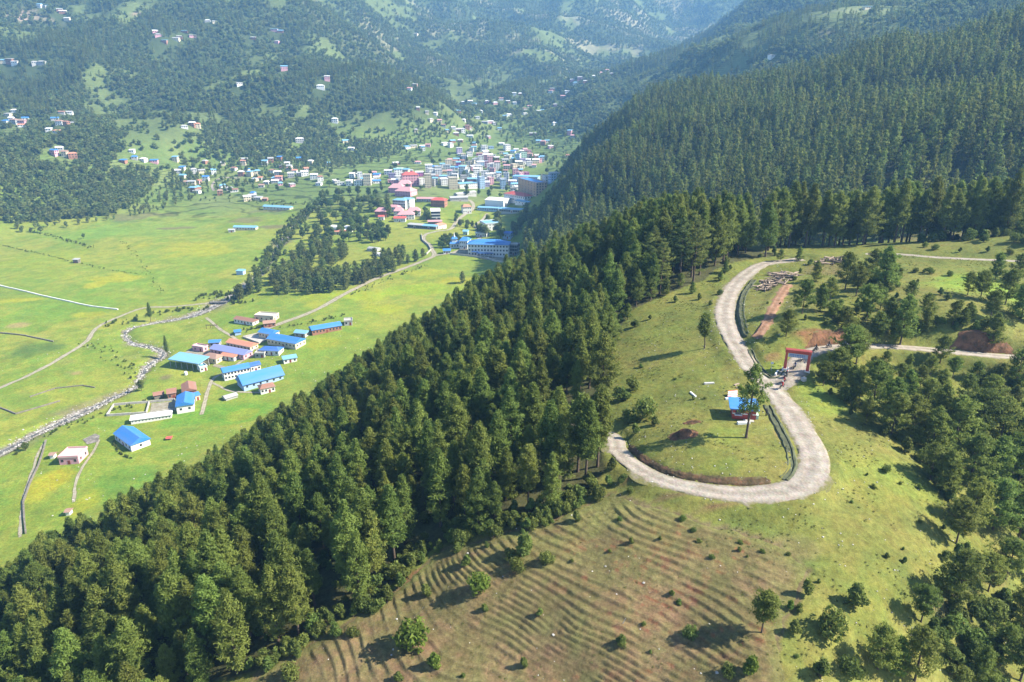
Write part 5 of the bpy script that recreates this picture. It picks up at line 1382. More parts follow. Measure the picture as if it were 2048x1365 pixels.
# ------------------------------------------------------------------ trees of the valley floor
def pick_in(pix, n, seed, mind=5.0):
    P = wpoly(pix); r = np.random.default_rng(seed); out = []
    lo, hi = P.min(0), P.max(0)
    for _ in range(n * 60):
        q = r.uniform(lo, hi)
        if in_poly(q[0:1], q[1:2], P)[0] and all(np.hypot(*(q - o)) > mind for o in out):
            out.append(q)
            if len(out) >= n: break
    return out
def grove(pix, n, seed, h0, h1, label, group, protos=LEAFS, base=9.0, name=None, mind=5.0, cat="tree", m=None):
    for q in pick_in(pix, n, seed, mind):
        plant(name or ("leafy_tree" if protos is LEAFS else "conifer_tree"), protos[rng.integers(len(protos))], q[0], q[1], rng.uniform(h0, h1) / base, label, cat, group, None, None, m)
FARPINE = [pine(320 + k, h=12.0, R=(4.6, 4.0, 5.0)[k], base=0.10, levels=11, nbr=7, tuft=6, blade=3, size=1.2, width=0.65, limb=False, flat=0.35) for k in range(3)]
for tm, cm in FARPINE: tm.materials.append(M_BARK); cm.materials.append(M_PINE_E)
grove([(470,605),(495,575),(545,555),(600,545),(660,560),(720,545),(790,535),(800,548),(740,562),(690,585),(640,592),(560,592),(520,590)], 72, 3, 9, 14, "round dark tree in the wood between the river and the valley road", "trees of the river wood", FARPINE, 12.0)
grove([(560,545),(600,500),(640,490),(700,500),(690,530),(640,545)], 42, 4, 9, 13, "dark tree in the upper river wood", "trees of the upper river wood", FARPINE, 12.0)
grove([(590,505),(610,465),(640,440),(720,440),(770,465),(800,462),(760,490),(700,490),(640,500)], 56, 5, 9, 14, "leafy tree beside the greenhouses and red roofs", "trees below the red roofs")
grove([(600,440),(640,395),(700,385),(760,395),(745,430),(700,438)], 46, 6, 9, 14, "leafy tree in the grove left of the pink roofs", "trees left of the pink roofs")
grove([(750,430),(770,405),(785,415),(780,440)], 8, 7, 12, 16, "tall dark tree by the white and blue school", "trees by the school", FARPINE, 12.0)
grove([(740,520),(800,505),(850,512),(835,525),(790,540)], 16, 8, 8, 12, "tree at the roadside bend of the valley road", "trees at the road bend", FARPINE, 12.0)
grove([(955,470),(975,440),(1000,445),(1005,480),(985,490)], 14, 9, 11, 16, "big leafy tree behind the blue roofed hospital", "trees behind the hospital")
grove([(870,500),(890,480),(915,480),(925,492),(900,498)], 14, 10, 6, 10, "leafy tree around the little white temple", "trees by the temple")
grove([(905,440),(930,440),(955,455),(940,465),(920,455)], 10, 11, 6, 10, "leafy tree beside the clinic lane", "trees by the clinic lane")
grove([(1020,480),(1040,440),(1060,420),(1075,440),(1060,490)], 14, 12, 10, 15, "dark tree at the foot of the eastern hill beside the hospital", "trees at the hill foot", FARPINE, 12.0)
grove([(820,440),(850,425),(862,430),(858,446)], 7, 13, 8, 12, "leafy tree left of the white framed school", "trees left of the framed school")
x, y = stand(640, 583); plant("conifer_tree", FARPINE[0], x, y, 1.15, "large lone dark tree on the grass before the river wood", "tree", None)
x, y = stand(663, 584); plant("conifer_tree", FARPINE[2], x, y, 0.95, "second dark tree on the grass beside the larger lone one", "tree", None)
x, y = stand(925, 566); plant("conifer_tree", FARPINE[1], x, y, 0.8, "single small pine on the yellow green field", "tree", None)
x, y = stand(302, 645); plant("conifer_tree", PINES[2], x, y, 0.75, "narrow dark conifer beside the river path", "tree", None, None, 0.95)
x, y = stand(336, 716); plant("conifer_tree", PINES[2], x, y, 0.6, "slim dark conifer at the river bend", "tree", None, None, 0.95)
x, y = stand(283, 782); plant("leafy_tree", LEAFS[1], x, y, 0.8, "leafy tree on the river bank below the bend", "tree", None)
x, y = stand(52, 902); plant("leafy_tree", LEAFS[3], x, y, 0.55, "dark bush by the river near the pink house", "tree", None)
x, y = stand(167, 478); plant("leafy_tree", LEAFS[0], x, y, 0.7, "small round tree on the hedge of the upper meadow", "tree", None)
# hedges and scrub lines of the meadow
def hedge(pix, label, step=1.6, s=(0.4, 0.9), rag=1.0):
    l = groundline(pix, step); n = len(l); r = np.random.default_rng(int(abs(pix[0][0])) + 3)
    k = r.uniform(0, 1, n) < 0.8; l = l[k]; n = len(l)
    p = l[:, :2] + r.normal(0, rag, (n, 2))
    scatter("hedge", COL_SHRUB, np.stack([p[:, 0], p[:, 1], H(p[:, 0], p[:, 1]) - 0.1], 1), r.uniform(*s, n), label)
hedge([(60,462),(95,470),(130,480),(165,490),(190,496)], "scrubby hedge across the upper meadow", 1.6, (0.4, 0.9), 1.8)
hedge([(0,490),(40,500),(80,508),(140,524)], "thin hedge running to the lone stone hut", 2.2, (0.3, 0.6), 0.6)
hedge([(165,528),(220,540),(290,550)], "thin hedge beyond the lone stone hut", 2.2, (0.3, 0.6), 0.6)
hedge([(240,480),(262,500),(285,530),(300,550),(312,570),(322,588)], "bushy line of a small stream across the meadow", 2.6, (0.2, 0.55), 1.6)
hedge([(205,655),(250,645),(300,632),(350,622),(420,618)], "bushes on the north bank of the river", 1.3, (0.5, 1.3), 3.0)
hedge([(160,690),(215,700),(240,720),(270,760)], "scrub on the left bank of the river", 1.6, (0.3, 0.8), 3.0)
hedge([(300,800),(250,815),(180,838),(100,868),(30,905)], "scrub on the right bank of the river", 1.5, (0.3, 0.8), 2.0)
hedge([(520,548),(540,520),(560,492),(580,462),(600,442),(622,418)], "bushes and small trees along the upper river", 0.9, (0.8, 2.4), 5.0)
hedge([(400,600),(430,590),(460,596),(480,585),(470,612)], "bushes around the footbridge", 0.8, (0.6, 1.4), 4.0)
hedge([(560,655),(600,650),(650,640),(690,630)], "hedge between the valley road and the farm", 1.6, (0.4, 0.9), 1.2)
hedge([(470,665),(500,660),(530,655)], "hedge behind the concrete yard", 1.2, (0.5, 1.0), 1.0)
hedge([(228,884),(232,896),(245,910),(262,918)], "clipped hedge curving round the blue roofed cottage", 0.7, (0.4, 0.6), 0.3)
hedge([(700,400),(640,410),(560,408),(480,398),(400,402)], "hedges at the edge of the town terraces", 3.0, (0.8, 1.6), 8.0)
hedge([(700,590),(760,566),(820,543),(860,530)], "low scrub along the valley road", 1.6, (0.3, 0.7), 2.0)

# ------------------------------------------------------------------ the town: larger buildings one by one
def town(name, a, b, W, hw, wall, roof, kind, label, **kw):
    kw.setdefault('cat', "building"); kw.setdefault('group', "large buildings of the town"); kw.setdefault('fb', 0.5)
    return house2(name, a, b, W, hw, wall, roof, kind, label, **kw)
hosp = town("hospital", (936,510), (1017,517), 15, 11.0, 'white', 'blue', 'hip', "three storey white hospital with wide bright blue hipped roof", st=3, nx=13, ny=3, wsize=(1.5, 1.6), rh=3.6, over=1.0, cat="hospital", group=None, door=False)
piece("canopy", U_BOX, ROOF['deep'], hosp, (-3, -9.2, 3.2), (16, 3.6, 0.35)); piece("canopy", U_BOX, ROOF['deep'], hosp, (-12, -8.8, 4.2), (7, 2.6, 0.3))
for k in range(5): piece("post", U_BOX, WALL['white'], hosp, (-10.4 + k * 3.7, -10.6, -0.3), (0.4, 0.4, 3.5))
town("hospital_annex", (1019,511), (1034,511), 9, 9.5, 'grey', 'flat', 'flat', "grey open framed stair block at the east end of the hospital", st=3, nx=3, ny=2, wsize=(2.2, 2.2))
town("hospital_wing", (919,498), (935,499), 12, 7.5, 'white', 'blue', 'hip', "blue roofed wing at the west end of the hospital", st=2, nx=4, ny=2)
town("clinic_hut", (887,509), (901,508), 6, 3.0, 'white', 'blue', 'gable', "small white gate house with blue roof before the hospital", nx=3, ny=1)
def temple():
    c = hit(909, 495); r = empty("temple", tuple(c), 0.2); tag(r, "small white temple with tiered blue roofs and pointed spire", "temple")
    piece("wall", U_BOX, WALL['white'], r, (0, 0, -0.5), (9, 8, 5)); piece("roof", U_HIP, ROOF['blue'], r, (0, 0, 4.6), (11, 10, 2.2))
    piece("upper_wall", U_BOX, WALL['white'], r, (0, 0, 5.2), (5, 5, 3.4)); piece("upper_roof", U_HIP, ROOF['blue'], r, (0, 0, 8.7), (6.4, 6.4, 2.0))
    bm = bmesh.new(); bmesh.ops.create_cone(bm, cap_ends=True, segments=8, radius1=1.0, radius2=0.05, depth=5); me = bpy.data.meshes.new("spire"); bm.to_mesh(me); bm.free()
    obj("spire", me, WALL['white'], r, (0, 0, 12.4))
    for k in range(3): piece("window", U_CBOX, M_GLASS, r, (-2.6 + 2.6 * k, -4.02, 2.2), (1.2, 0.12, 1.6))
temple()
for q in [
    ("tower_block", (1036,393), (1072,393.8), 15, 16.0, 'tan', 'blue', 'flat', "five storey tan block with bright blue roof, tallest of the town", dict(st=5, nx=6, ny=4, wsize=(1.6, 1.7), rh=2.0)),
    ("market_hall", (1008,406), (1049,406.6), 14, 7.5, 'white', 'red', 'hip', "white two storey arcade with red hipped roof before the tan block", dict(st=2, nx=10, ny=3, wsize=(1.8, 2.0))),
    ("sports_hall", (970,417), (1007,419), 26, 8.5, 'white', 'white', 'gable', "big plain white hall with pale shallow roof", dict(st=1, nx=0, ny=0, rh=2.0)),
    ("long_shed", (955,421), (996,424), 6, 3.2, 'blue', 'cyan', 'lean', "long low shed with pale blue roof before the white hall", dict(nx=9, ny=1, wsize=(1.6, 1.4))),
    ("long_shed", (998,429), (1044,425), 7, 3.4, 'grey', 'cyan', 'lean', "dark open shed with pale roof at the foot of the pine hill", dict(nx=10, ny=1, wsize=(2.6, 2.2))),
    ("long_shed", (1030,411), (1054,411), 6, 3.2, 'white', 'cyan', 'lean', "pale blue roofed shed right of the white hall", dict(nx=4, ny=1)),
    ("school", (915,393), (953,394), 8, 4.5, 'grey', 'grey', 'gable', "grey roofed school row behind the other grey one", dict(nx=11, ny=1)),
    ("school", (901,403), (936,404), 8, 4.5, 'grey', 'grey', 'gable', "grey roofed school row at the edge of the sports ground", dict(nx=10, ny=1)),
    ("villa", (926,428), (943,428), 11, 7.5, 'white', 'orange', 'hip', "white villa with orange hipped roof above the lane", dict(st=2, nx=4, ny=3)),
    ("framed_school", (863,442), (881,443), 24, 10.5, 'white', 'white', 'gable', "white school with open window grid and shallow white roof", dict(st=3, nx=6, ny=6, wsize=(1.9, 2.2), rh=1.6)),
    ("low_shop", (856,449), (884,450), 6, 3.0, 'grey', 'pink', 'lean', "long low shop with faded pink roof below the framed school", dict(nx=8, ny=1, wsize=(1.8, 1.8))),
    ("villa", (876,459), (893,457), 9, 4.0, 'white', 'orange', 'hip', "white house with orange hipped roof at the road bend", dict(nx=3, ny=2)),
    ("bus_shelter", (815,456), (843,458), 6, 3.6, 'grey', 'grey', 'lean', "long grey roofed shelter at the bus park", dict(nx=7, ny=1, wsize=(2.4, 2.2))),
    ("bus_shelter", (843,458), (872,460), 6, 3.4, 'grey', 'cyan', 'lean', "long pale blue roofed shelter at the bus park", dict(nx=7, ny=1, wsize=(2.4, 2.2))),
    ("apartment", (960,461), (971,463), 18, 9.0, 'white', 'cyan', 'flat', "white narrow three storey house with blue balconies near the lane", dict(st=3, nx=3, ny=5)),
    ("long_shed", (951,474), (973,475), 9, 3.8, 'white', 'white', 'lean', "white roofed shed behind the hospital", dict(nx=5, ny=1)),
    ("clinic", (1005,479), (1021,480), 8, 5.0, 'blue', 'deep', 'gable', "blue house half hidden by trees at the foot of the pine hill", dict(nx=4, ny=2)),
    ("hut", (926,471), (935,471), 6, 4.0, 'green', 'cyan', 'gable', "little mint green hut beside the clinic lane", dict(nx=2, ny=1)),
    ("college", (786,418), (811,420), 12, 10.5, 'white', 'cyan', 'hip', "white three storey college with pale blue roof and dark red windows", dict(st=3, nx=8, ny=2, wsize=(1.5, 1.9), rh=1.8)),
    ("college", (802,416), (820,418), 12, 10.5, 'white', 'cyan', 'hip', "second white college block with pale blue roof behind the first", dict(st=3, nx=5, ny=2, rh=1.8)),
    ("pavilion", (777,386), (806,386), 20, 6.0, 'pink', 'pink', 'hip', "pink pavilion with wide pale pink roof, left of three", dict(st=2, nx=6, ny=3, rh=5)),
    ("pavilion", (790,393), (821,394), 20, 6.5, 'pink', 'pink', 'hip', "pink pavilion with wide pale pink roof, front of three", dict(st=2, nx=6, ny=3, rh=5)),
    ("pavilion", (796,379), (822,379), 20, 6.5, 'pink', 'pink', 'hip', "pink pavilion with wide pale pink roof, back of three", dict(st=2, nx=6, ny=3, rh=5)),
    ("office", (862,413), (889,416), 12, 7.5, 'brick', 'red', 'hip', "brick office with red roof beside a big tree", dict(st=2, nx=6, ny=3)),
    ("long_shed", (833,404), (872,405), 8, 3.6, 'grey', 'pink', 'gable', "long shed with faded pink roof behind the brick office", dict(nx=8, ny=1)),
    ("hostel", (750,435), (772,436), 13, 6.5, 'brick', 'pink', 'hip', "brick hostel with pink roof among the tall trees", dict(st=2, nx=5, ny=2, rh=4)),
    ("hostel", (776,425), (796,426), 10, 6.0, 'white', 'pink', 'hip', "pink roofed hostel before the white college", dict(st=2, nx=5, ny=2)),
    ("hostel", (788,433), (806,433), 12, 5.5, 'white', 'pink', 'hip', "pink roofed hostel left of the pair by the slope", dict(st=2, nx=4, ny=2, rh=4)),
    ("hostel", (795,440), (829,440), 12, 5.5, 'white', 'pink', 'hip', "white hostel under a wide pink roof, front of the pink group", dict(st=2, nx=6, ny=2, rh=4)),
    ("hostel", (815,433), (841,433), 12, 5.5, 'white', 'pink', 'hip', "pink roofed hostel at the right of the pink group", dict(st=2, nx=5, ny=2, rh=4)),
    ("canteen", (788,445), (811,445), 8, 4.2, 'white', 'red', 'gable', "low canteen with vivid red roof before the pink group", dict(nx=5, ny=2)),
    ("canteen", (757,441), (768,441), 6, 4.0, 'white', 'red', 'gable', "small red roofed block beside the brick hostel", dict(nx=2, ny=1)),
    ("canteen", (712,446), (733,446), 8, 4.0, 'grey', 'red', 'hip', "small dark house with vivid red roof alone in the trees", dict(nx=3, ny=1)),
    ("greenhouse", (660,460), (707,461), 9, 1.6, 'white', 'white', 'vault', "long white plastic greenhouse with rounded roof", dict(nx=0, ny=0, rh=2.6, door=False)),
    ("greenhouse", (672,465), (701,466), 6, 1.2, 'white', 'white', 'vault', "shorter white plastic greenhouse before the long one", dict(nx=0, ny=0, rh=2.0, door=False)),
    ("long_shed", (656,470), (689,470), 7, 3.0, 'cream', 'orange', 'gable', "long shed with orange roof below the greenhouses", dict(nx=6, ny=1)),
    ("greenhouse", (734,503), (754,504), 7, 1.4, 'grey', 'grey', 'vault', "grey plastic tunnel on the terraces by the river wood", dict(nx=0, ny=0, rh=2.2, door=False)),
    ("greenhouse", (745,513), (759,513), 6, 1.2, 'white', 'white', 'vault', "small white tunnel on the lower terrace", dict(nx=0, ny=0, rh=1.8, door=False)),
    ("factory", (806,372), (838,372), 16, 15.0, 'pink', 'red', 'hip', "tall brick red building with red hipped roof in the town", dict(st=4, nx=6, ny=3, wsize=(1.6, 1.8))),
    ("tall_house", (850,376), (863,377), 12, 19.0, 'cream', 'flat', 'flat', "tall cream and grey tower house at the front of the town", dict(st=6, nx=4, ny=3)),
    ("tall_house", (899,379), (916,380), 14, 16.0, 'cream', 'flat', 'flat', "cream five storey house with open balconies at the town front", dict(st=5, nx=5, ny=3)),
    ("tall_house", (727,372), (742,372), 12, 15.0, 'cream', 'flat', 'flat', "cream four storey house at the left end of the town front", dict(st=4, nx=4, ny=3)),
    ("tall_house", (960,378), (970,378), 11, 16.0, 'blue', 'flat', 'flat', "narrow pale blue five storey house at the town front", dict(st=5, nx=3, ny=3)),
    ("tall_house", (1002,379), (1012,379), 11, 13.0, 'blue', 'flat', 'flat', "pale blue four storey house beside the sports ground", dict(st=4, nx=3, ny=3)),
    ("long_block", (920,378), (955,378), 12, 7.0, 'white', 'cyan', 'lean', "long two storey row with pale blue roof behind the sports ground", dict(st=2, nx=9, ny=2)),
    ("long_block", (1025,366), (1075,368), 14, 8.0, 'blue', 'cyan', 'lean', "long row under a pale blue roof behind the tan block", dict(st=2, nx=12, ny=2)),
    ("long_block", (815,500), (816,500), 1, 1, 'white', 'white', 'flat', "", None)]:
    if q[-1] is None: continue
    town(*q[:-1], **q[-1])

# smaller houses: dense centre, edges, hamlets
WN = {'white': 'white', 'cream': 'cream', 'pink': 'pink', 'blue': 'pale blue', 'grey': 'grey', 'brick': 'brick', 'violet': 'violet', 'magenta': 'magenta', 'green': 'mint green', 'stone': 'stone', 'tan': 'tan'}
STN = {1: 'single storey', 2: 'two storey', 3: 'three storey', 4: 'four storey', 5: 'five storey'}
r5 = np.random.default_rng(55)
placed = [np.array(o.location[:2]) for o in COL.objects if o.type == 'EMPTY' and o.get('category') in ("building", "hospital", "temple")]
def near_placed(p, d): return any(np.hypot(*(p - q)) < d for q in placed)
def small(p, st, L, W, wall, roof, kind, where, grp, rz):
    R = WORDS.get(roof, roof)
    lab = "%s %s house with %s roof %s" % (STN[st], WN[wall], "flat grey" if kind == 'flat' else R, where)
    h = house("town_house" if where.startswith("in the") and "hamlet" not in where else "hillside_house", p, L, W, 3.1 * st, rz, wall, roof, kind, lab, "house", grp, st=st, nx=max(2, int(L / 3)), ny=2 if st > 1 else 0, door=False, wsize=(1.4, 1.5), rh=1.8 if kind != 'flat' else 1)
    placed.append(np.asarray(p, float))
DENSE = wpoly([(655,368),(690,352),(760,348),(850,345),(895,330),(915,305),(985,296),(1060,300),(1090,318),(1070,338),(1118,350),(1118,372),(1080,378),(1000,372),(900,376),(840,372),(760,368),(700,374)])
hx, hy = jgrid(DENSE[:, 0].min(), DENSE[:, 0].max(), DENSE[:, 1].min(), DENSE[:, 1].max(), 14.0, 61, 0.3)
k = in_poly(hx, hy, DENSE); hx, hy = hx[k], hy[k]
cnt = 0
for i in np.argsort(hy):
    p = np.array([hx[i], hy[i]])
    if near_placed(p, 11.5): continue
    u, v, _ = project(p[0], p[1], float(H(*p)))
    core = np.exp(-((u - 930) / 170) ** 2) * np.exp(-((v - 352) / 30) ** 2)
    if r5.uniform() > 0.55 + 0.45 * core or cnt >= 200: continue
    st = int(np.clip(round(r5.normal(1.4 + 1.6 * core, 0.8)), 1, 5))
    wall = r5.choice(['white', 'cream', 'pink', 'blue', 'grey', 'brick', 'violet', 'white', 'cream', 'white', 'magenta', 'green'], p=[.22, .12, .12, .06, .08, .05, .04, .12, .07, .08, .02, .02])
    if st >= 3: kind, roof = ('flat', 'flat') if r5.uniform() < 0.65 else ('lean', r5.choice(['cyan', 'white', 'grey', 'pink', 'white']))
    else: kind, roof = r5.choice(['gable', 'lean', 'flat']), r5.choice(['cyan', 'cyan', 'white', 'grey', 'rust', 'pink', 'grey', 'white', 'white', 'blue', 'brown'])
    if kind == 'flat': roof = 'flat'
    where = "in the left part of the town" if u < 800 else ("in the dense town centre" if u < 1000 else "in the right part of the town")
    small(p, st, r5.uniform(7, 12), r5.uniform(6, 10), wall, roof, kind, where, "houses " + where, r5.normal(0.15, 0.2)); cnt += 1
def strew(pts, where, grp, palette=('cyan', 'white', 'cyan', 'rust', 'grey', 'white', 'orange', 'grey', 'brown', 'blue'), big=0.25, size=(7, 11)):
    for u, v in pts:
        p = hit(u + r5.normal(0, 1.0), v)[:2]
        if near_placed(p, 7): continue
        st = 2 if r5.uniform() < big else 1
        small(p, st, r5.uniform(*size), r5.uniform(6, 8), r5.choice(['white', 'cream', 'pink', 'grey', 'white', 'brick']), r5.choice(palette), r5.choice(['gable', 'hip', 'lean']), where, grp, r5.normal(0.1, 0.3))
strew([(356,345),(388,347),(405,345),(428,348),(372,368),(383,372),(395,366),(412,362),(388,384),(395,378),(460,380),(468,384),(447,375),(490,330),(488,322),(470,340),(482,352),(500,352),(515,350),(510,362),(525,375),(533,368),
       (548,360),(560,362),(556,352),(545,345),(565,335),(580,340),(590,345),(575,330),(530,330),(540,325),(560,322),(600,320),(610,352),(612,345),(628,358),(640,362),(655,330),(505,395),(515,400),(530,402),(495,402),(622,330),(585,355)],
      "on the terraces west of the town", "houses west of the town", big=0.35)
strew([(815,297),(828,295),(845,296),(855,293),(888,290),(905,285),(915,262),(912,270),(905,258),(940,275),(1010,300),(1075,285),(1085,290),(1095,285),(1100,296),(1140,268),(1145,275),(1065,270),(970,247),(980,246),(960,225),(1010,235),
       (1015,232),(1050,230),(950,210),(975,205),(990,208),(1000,200),(1015,205),(1030,208),(925,208),(940,205),(880,244),(1075,225),(1110,212),(1120,218),(1060,215),(1135,185),(1125,195),(1105,180),(1100,185),(1180,150),(1190,155),
       (1200,148),(1215,146),(1222,150),(1145,162),(1150,168),(1160,160),(1170,165),(1190,180),(1185,172),(1040,190),(1028,192),(820,180),(830,172),(700,300),(690,285),(820,345),(800,342),(790,330),(835,328)],
      "on the terraces above the town", "houses above the town", ('white', 'grey', 'white', 'cyan', 'pink'), 0.2, (8, 13))
strew([(15,232),(22,240),(12,246),(30,248),(40,245),(50,240),(48,250),(28,225),(45,254),(125,228),(140,228),(150,230),(155,240),(120,250),(135,252),(148,250),(98,262),(115,266),(110,240),(370,256),(395,256),(385,253),
       (110,310),(130,312),(120,300),(145,316),(265,305),(270,318),(310,325),(290,322),(245,325)], "in the hamlet on the western slope", "hamlet houses on the western slope", ('blue', 'rust', 'grey', 'white', 'orange', 'brown'), 0.3, (7, 11))
strew([(8,125),(20,126),(30,127),(70,128),(85,127),(80,15),(88,14),(120,22),(128,26),(135,40),(312,65),(318,72),(330,84),(352,80),(370,65),(360,76),(385,74),(415,44),(430,46),(505,78),(555,86),(550,62),(560,65),(600,285),(570,140),(480,170),
       (640,175),(655,160),(668,245),(600,285),(830,70),(1545,115),(1735,18)], "high up among the mountain woods", "scattered houses on the mountain", ('white', 'grey', 'cyan', 'white'), 0.1, (10, 16))
strew([tuple(q) for q in np.column_stack([r5.uniform(340, 660, 18), r5.uniform(322, 392, 18)])], "scattered below the western wood", "houses scattered below the western wood", big=0.2, size=(6, 10))
strew([tuple(q) for q in np.column_stack([r5.uniform(820, 1140, 34), r5.uniform(205, 320, 34)])], "scattered over the upper terraces", "houses scattered over the upper terraces", ('white', 'grey', 'cyan', 'rust'), 0.15, (6, 10))
# trees between the houses
grove([(650,350),(760,335),(850,330),(900,300),(1000,285),(1100,290),(1130,330),(1110,370),(900,392),(760,385),(660,385)], 60, 21, 7, 12, "leafy tree between the houses of the town", "trees between town houses", mind=9)
grove([(340,370),(400,335),(520,315),(640,310),(650,360),(560,385),(420,395)], 46, 22, 7, 11, "leafy tree between the western terraces", "trees of the western terraces", mind=9)
def strewn(pix, n, seed, s0, s1, label):
    q = np.array(pick_in(pix, n, seed, 7.0)); k = np.array([not near_placed(p, 7) for p in q]); q = q[k]
    scatter("terrace_trees", COL_FARB, np.stack([q[:, 0], q[:, 1], H(q[:, 0], q[:, 1])], 1), rng.uniform(s0, s1, len(q)), label)
strewn([(700,330),(830,290),(900,240),(960,200),(1100,190),(1230,150),(1240,180),(1150,300),(1120,340),(1000,290),(900,300),(850,330)], 420, 31, 0.6, 1.2, "scattered trees over the terraces above the town")
strewn([(330,395),(345,345),(480,312),(640,300),(860,245),(905,232),(900,270),(830,292),(700,335),(640,345),(520,330),(440,345)], 420, 33, 0.6, 1.1, "trees over the terraces west of the town")
strewn([(0,455),(180,430),(300,400),(340,340),(500,310),(640,300),(640,335),(420,385),(300,430),(60,470)], 260, 32, 0.5, 1.0, "scattered trees along the foot of the western mountain")

# ------------------------------------------------------------------ gateway, hut, timber and travellers on the hill road
M_RED = mat("red_gate_paint", (0.42, 0.075, 0.055), 0.6, 0.2, 0.8)
M_REDD = mat("dark_red_gate_paint", (0.22, 0.035, 0.03), 0.6, 0.25, 0.8)
M_BANNER = mat("gate_banner", (0.33, 0.36, 0.42), 0.6, 0.15, 1.0)
M_INK = mat("banner_ink", (0.08, 0.14, 0.34), 0.6)
def tapered(name, w0, d0, w1, d1, h):
    bm = bmesh.new()
    lo = [bm.verts.new((x * w0 / 2, y * d0 / 2, 0)) for x, y in ((-1, -1), (1, -1), (1, 1), (-1, 1))]
    hi = [bm.verts.new((x * w1 / 2, y * d1 / 2, h)) for x, y in ((-1, -1), (1, -1), (1, 1), (-1, 1))]
    bm.faces.new(lo[::-1]); bm.faces.new(hi)
    for k in range(4): bm.faces.new((lo[k], lo[(k + 1) % 4], hi[(k + 1) % 4], hi[k]))
    bmesh.ops.bevel(bm, geom=bm.edges[:], offset=0.03, segments=1, affect='EDGES')
    me = bpy.data.meshes.new(name); bm.to_mesh(me); bm.free(); return me
def gate():
    a, b = hit(1569, 740), hit(1614, 744); d = (b - a)[:2]; L = float(np.hypot(*d)); rz = math.atan2(d[1], d[0])
    z = float(min(a[2], b[2]))
    r = empty("gateway", (float(a[0] + b[0]) / 2, float(a[1] + b[1]) / 2, z), rz); tag(r, "red gateway arch with pale banner over the side road", "gateway")
    for s in (-1, 1):
        p = obj("post", tapered("post", 0.70, 0.80, 0.5, 0.6, 4.7), M_RED, r, (s * L / 2, 0, -0.3))
        obj("plinth", tapered("plinth", 1.15, 1.25, 1.05, 1.15, 0.55), WALL['white'], p, (0, 0, 0.2))
    bm = obj("beam", tapered("beam", L + 0.8, 0.8, L + 0.6, 1.3, 0.75), M_RED, r, (0, 0, 4.403))
    obj("cap", tapered("cap", L + 0.9, 1.5, L + 0.7, 1.3, 0.12), M_REDD, bm, (0, 0, 0.753))
    bn = piece("banner", U_CBOX, M_BANNER, r, (0, -0.25, 3.88), (L - 0.7, 0.08, 0.95))
    k = 0; x = -L / 2 + 0.75
    while x < L / 2 - 0.9:
        w = (0.28, 0.4, 0.22, 0.5)[k % 4]
        piece("banner_mark", U_CBOX, M_INK, r, (x + w / 2, -0.297, 4.00), (w, 0.02, 0.26))
        piece("banner_mark", U_CBOX, M_INK, r, (x + w / 2 + 0.08, -0.297, 3.65), (w * 0.7, 0.02, 0.14)); x += w + 0.14; k += 1
gate()
def hut():
    a, b = hit(1472, 836), hit(1508, 840); d = (b - a)[:2]; rz = math.atan2(d[1], d[0]) + 0.12
    c = (a + b) / 2
    r = empty("tea_hut", (float(c[0]), float(c[1]) + 1.4, float(H(c[0], c[1] + 1.4))), rz); tag(r, "small red hut with bright blue sheet roof inside the hairpin", "hut")
    L, W = 4.6, 3.4
    piece("wall", U_BOX, WALL['red'], r, (0, 0, -0.4), (L, W, 2.7))
    piece("wall_band", U_BOX, WALL['white'], r, (0, 0, 1.05), (L + 0.06, W + 0.06, 0.22))
    piece("roof", U_SHED, ROOF['blue'], r, (-0.1, 0, 2.22), (L + 1.2, W + 1.3, 0.9)); piece("roof_sheet", U_BOX, ROOF['cyan'], r, (1.3, -0.4, 2.75), (1.2, 1.6, 0.06), (0.18, 0, 0))
    piece("window", U_CBOX, M_GLASS, r, (-1.2, -W / 2 - 0.03, 1.5), (1.1, 0.14, 0.8)); piece("window", U_CBOX, M_GLASS, r, (-L / 2 - 0.03, 0.2, 1.5), (0.14, 1.1, 0.8))
    piece("door", U_CBOX, M_DOOR, r, (1.1, -W / 2 - 0.02, 0.95), (0.95, 0.14, 1.9)); piece("counter", U_BOX, WALL['white'], r, (-1.2, -W / 2 - 0.35, 0.95), (1.5, 0.5, 0.08))
    piece("step", U_BOX, M_CONC, r, (0.9, -W / 2 - 0.6, -0.25), (2.0, 0.9, 0.35)); piece("shelf", U_BOX, WALL['green'], r, (L / 2 + 0.35, -0.6, -0.2), (0.5, 1.4, 1.1))
hut()
def striped():
    c = hit(1468, 796); r = empty("striped_panel", tuple(c), 0.25); tag(r, "red and white striped panel leaning beside the hut", "panel")
    fr = piece("frame", U_BOX, M_CONC, r, (0, 0.6, 0), (2.9, 0.1, 0.25))
    for k in range(8):
        t = k * 0.22
        piece("slat", U_CBOX, M_RED if k % 2 else WALL['white'], r, (0.12 * k - 0.4, t * 0.9, 0.25 + t * 0.5), (2.3, 0.25, 0.05), (0.5, 0, 0))
striped()
def slab(name, u, v, sx, sy, sz, rz, m, label, cat):
    c = hit(u, v); o = obj(name, tapered(name, sx, sy, sx * 0.97, sy * 0.95, sz), m, None, (c[0], c[1], c[2] - 0.08), rz); tag(o, label, cat)
slab("bench_slab", 1487, 848, 2.6, 0.7, 0.55, 0.05, WALL['white'], "white concrete bench slab on the grass below the hut", "bench")
slab("stone_block", 1607, 762, 1.0, 0.8, 0.9, 0.4, M_STONE, "pale stone block at the roadside below the gateway", "stone")
slab("plank_bench", 1418, 768, 2.4, 0.6, 0.4, 0.1, WALL['grey'], "weathered plank bench alone on the western grass", "bench")
slab("bench_slab", 1459, 799, 1.9, 0.7, 0.4, 0.05, WALL['white'], "white slab in front of the striped panel", "bench")
slab("culvert_wall", 1553, 748, 2.6, 0.35, 0.6, 1.0, WALL['white'], "short white culvert wall left of the gateway road", "wall")
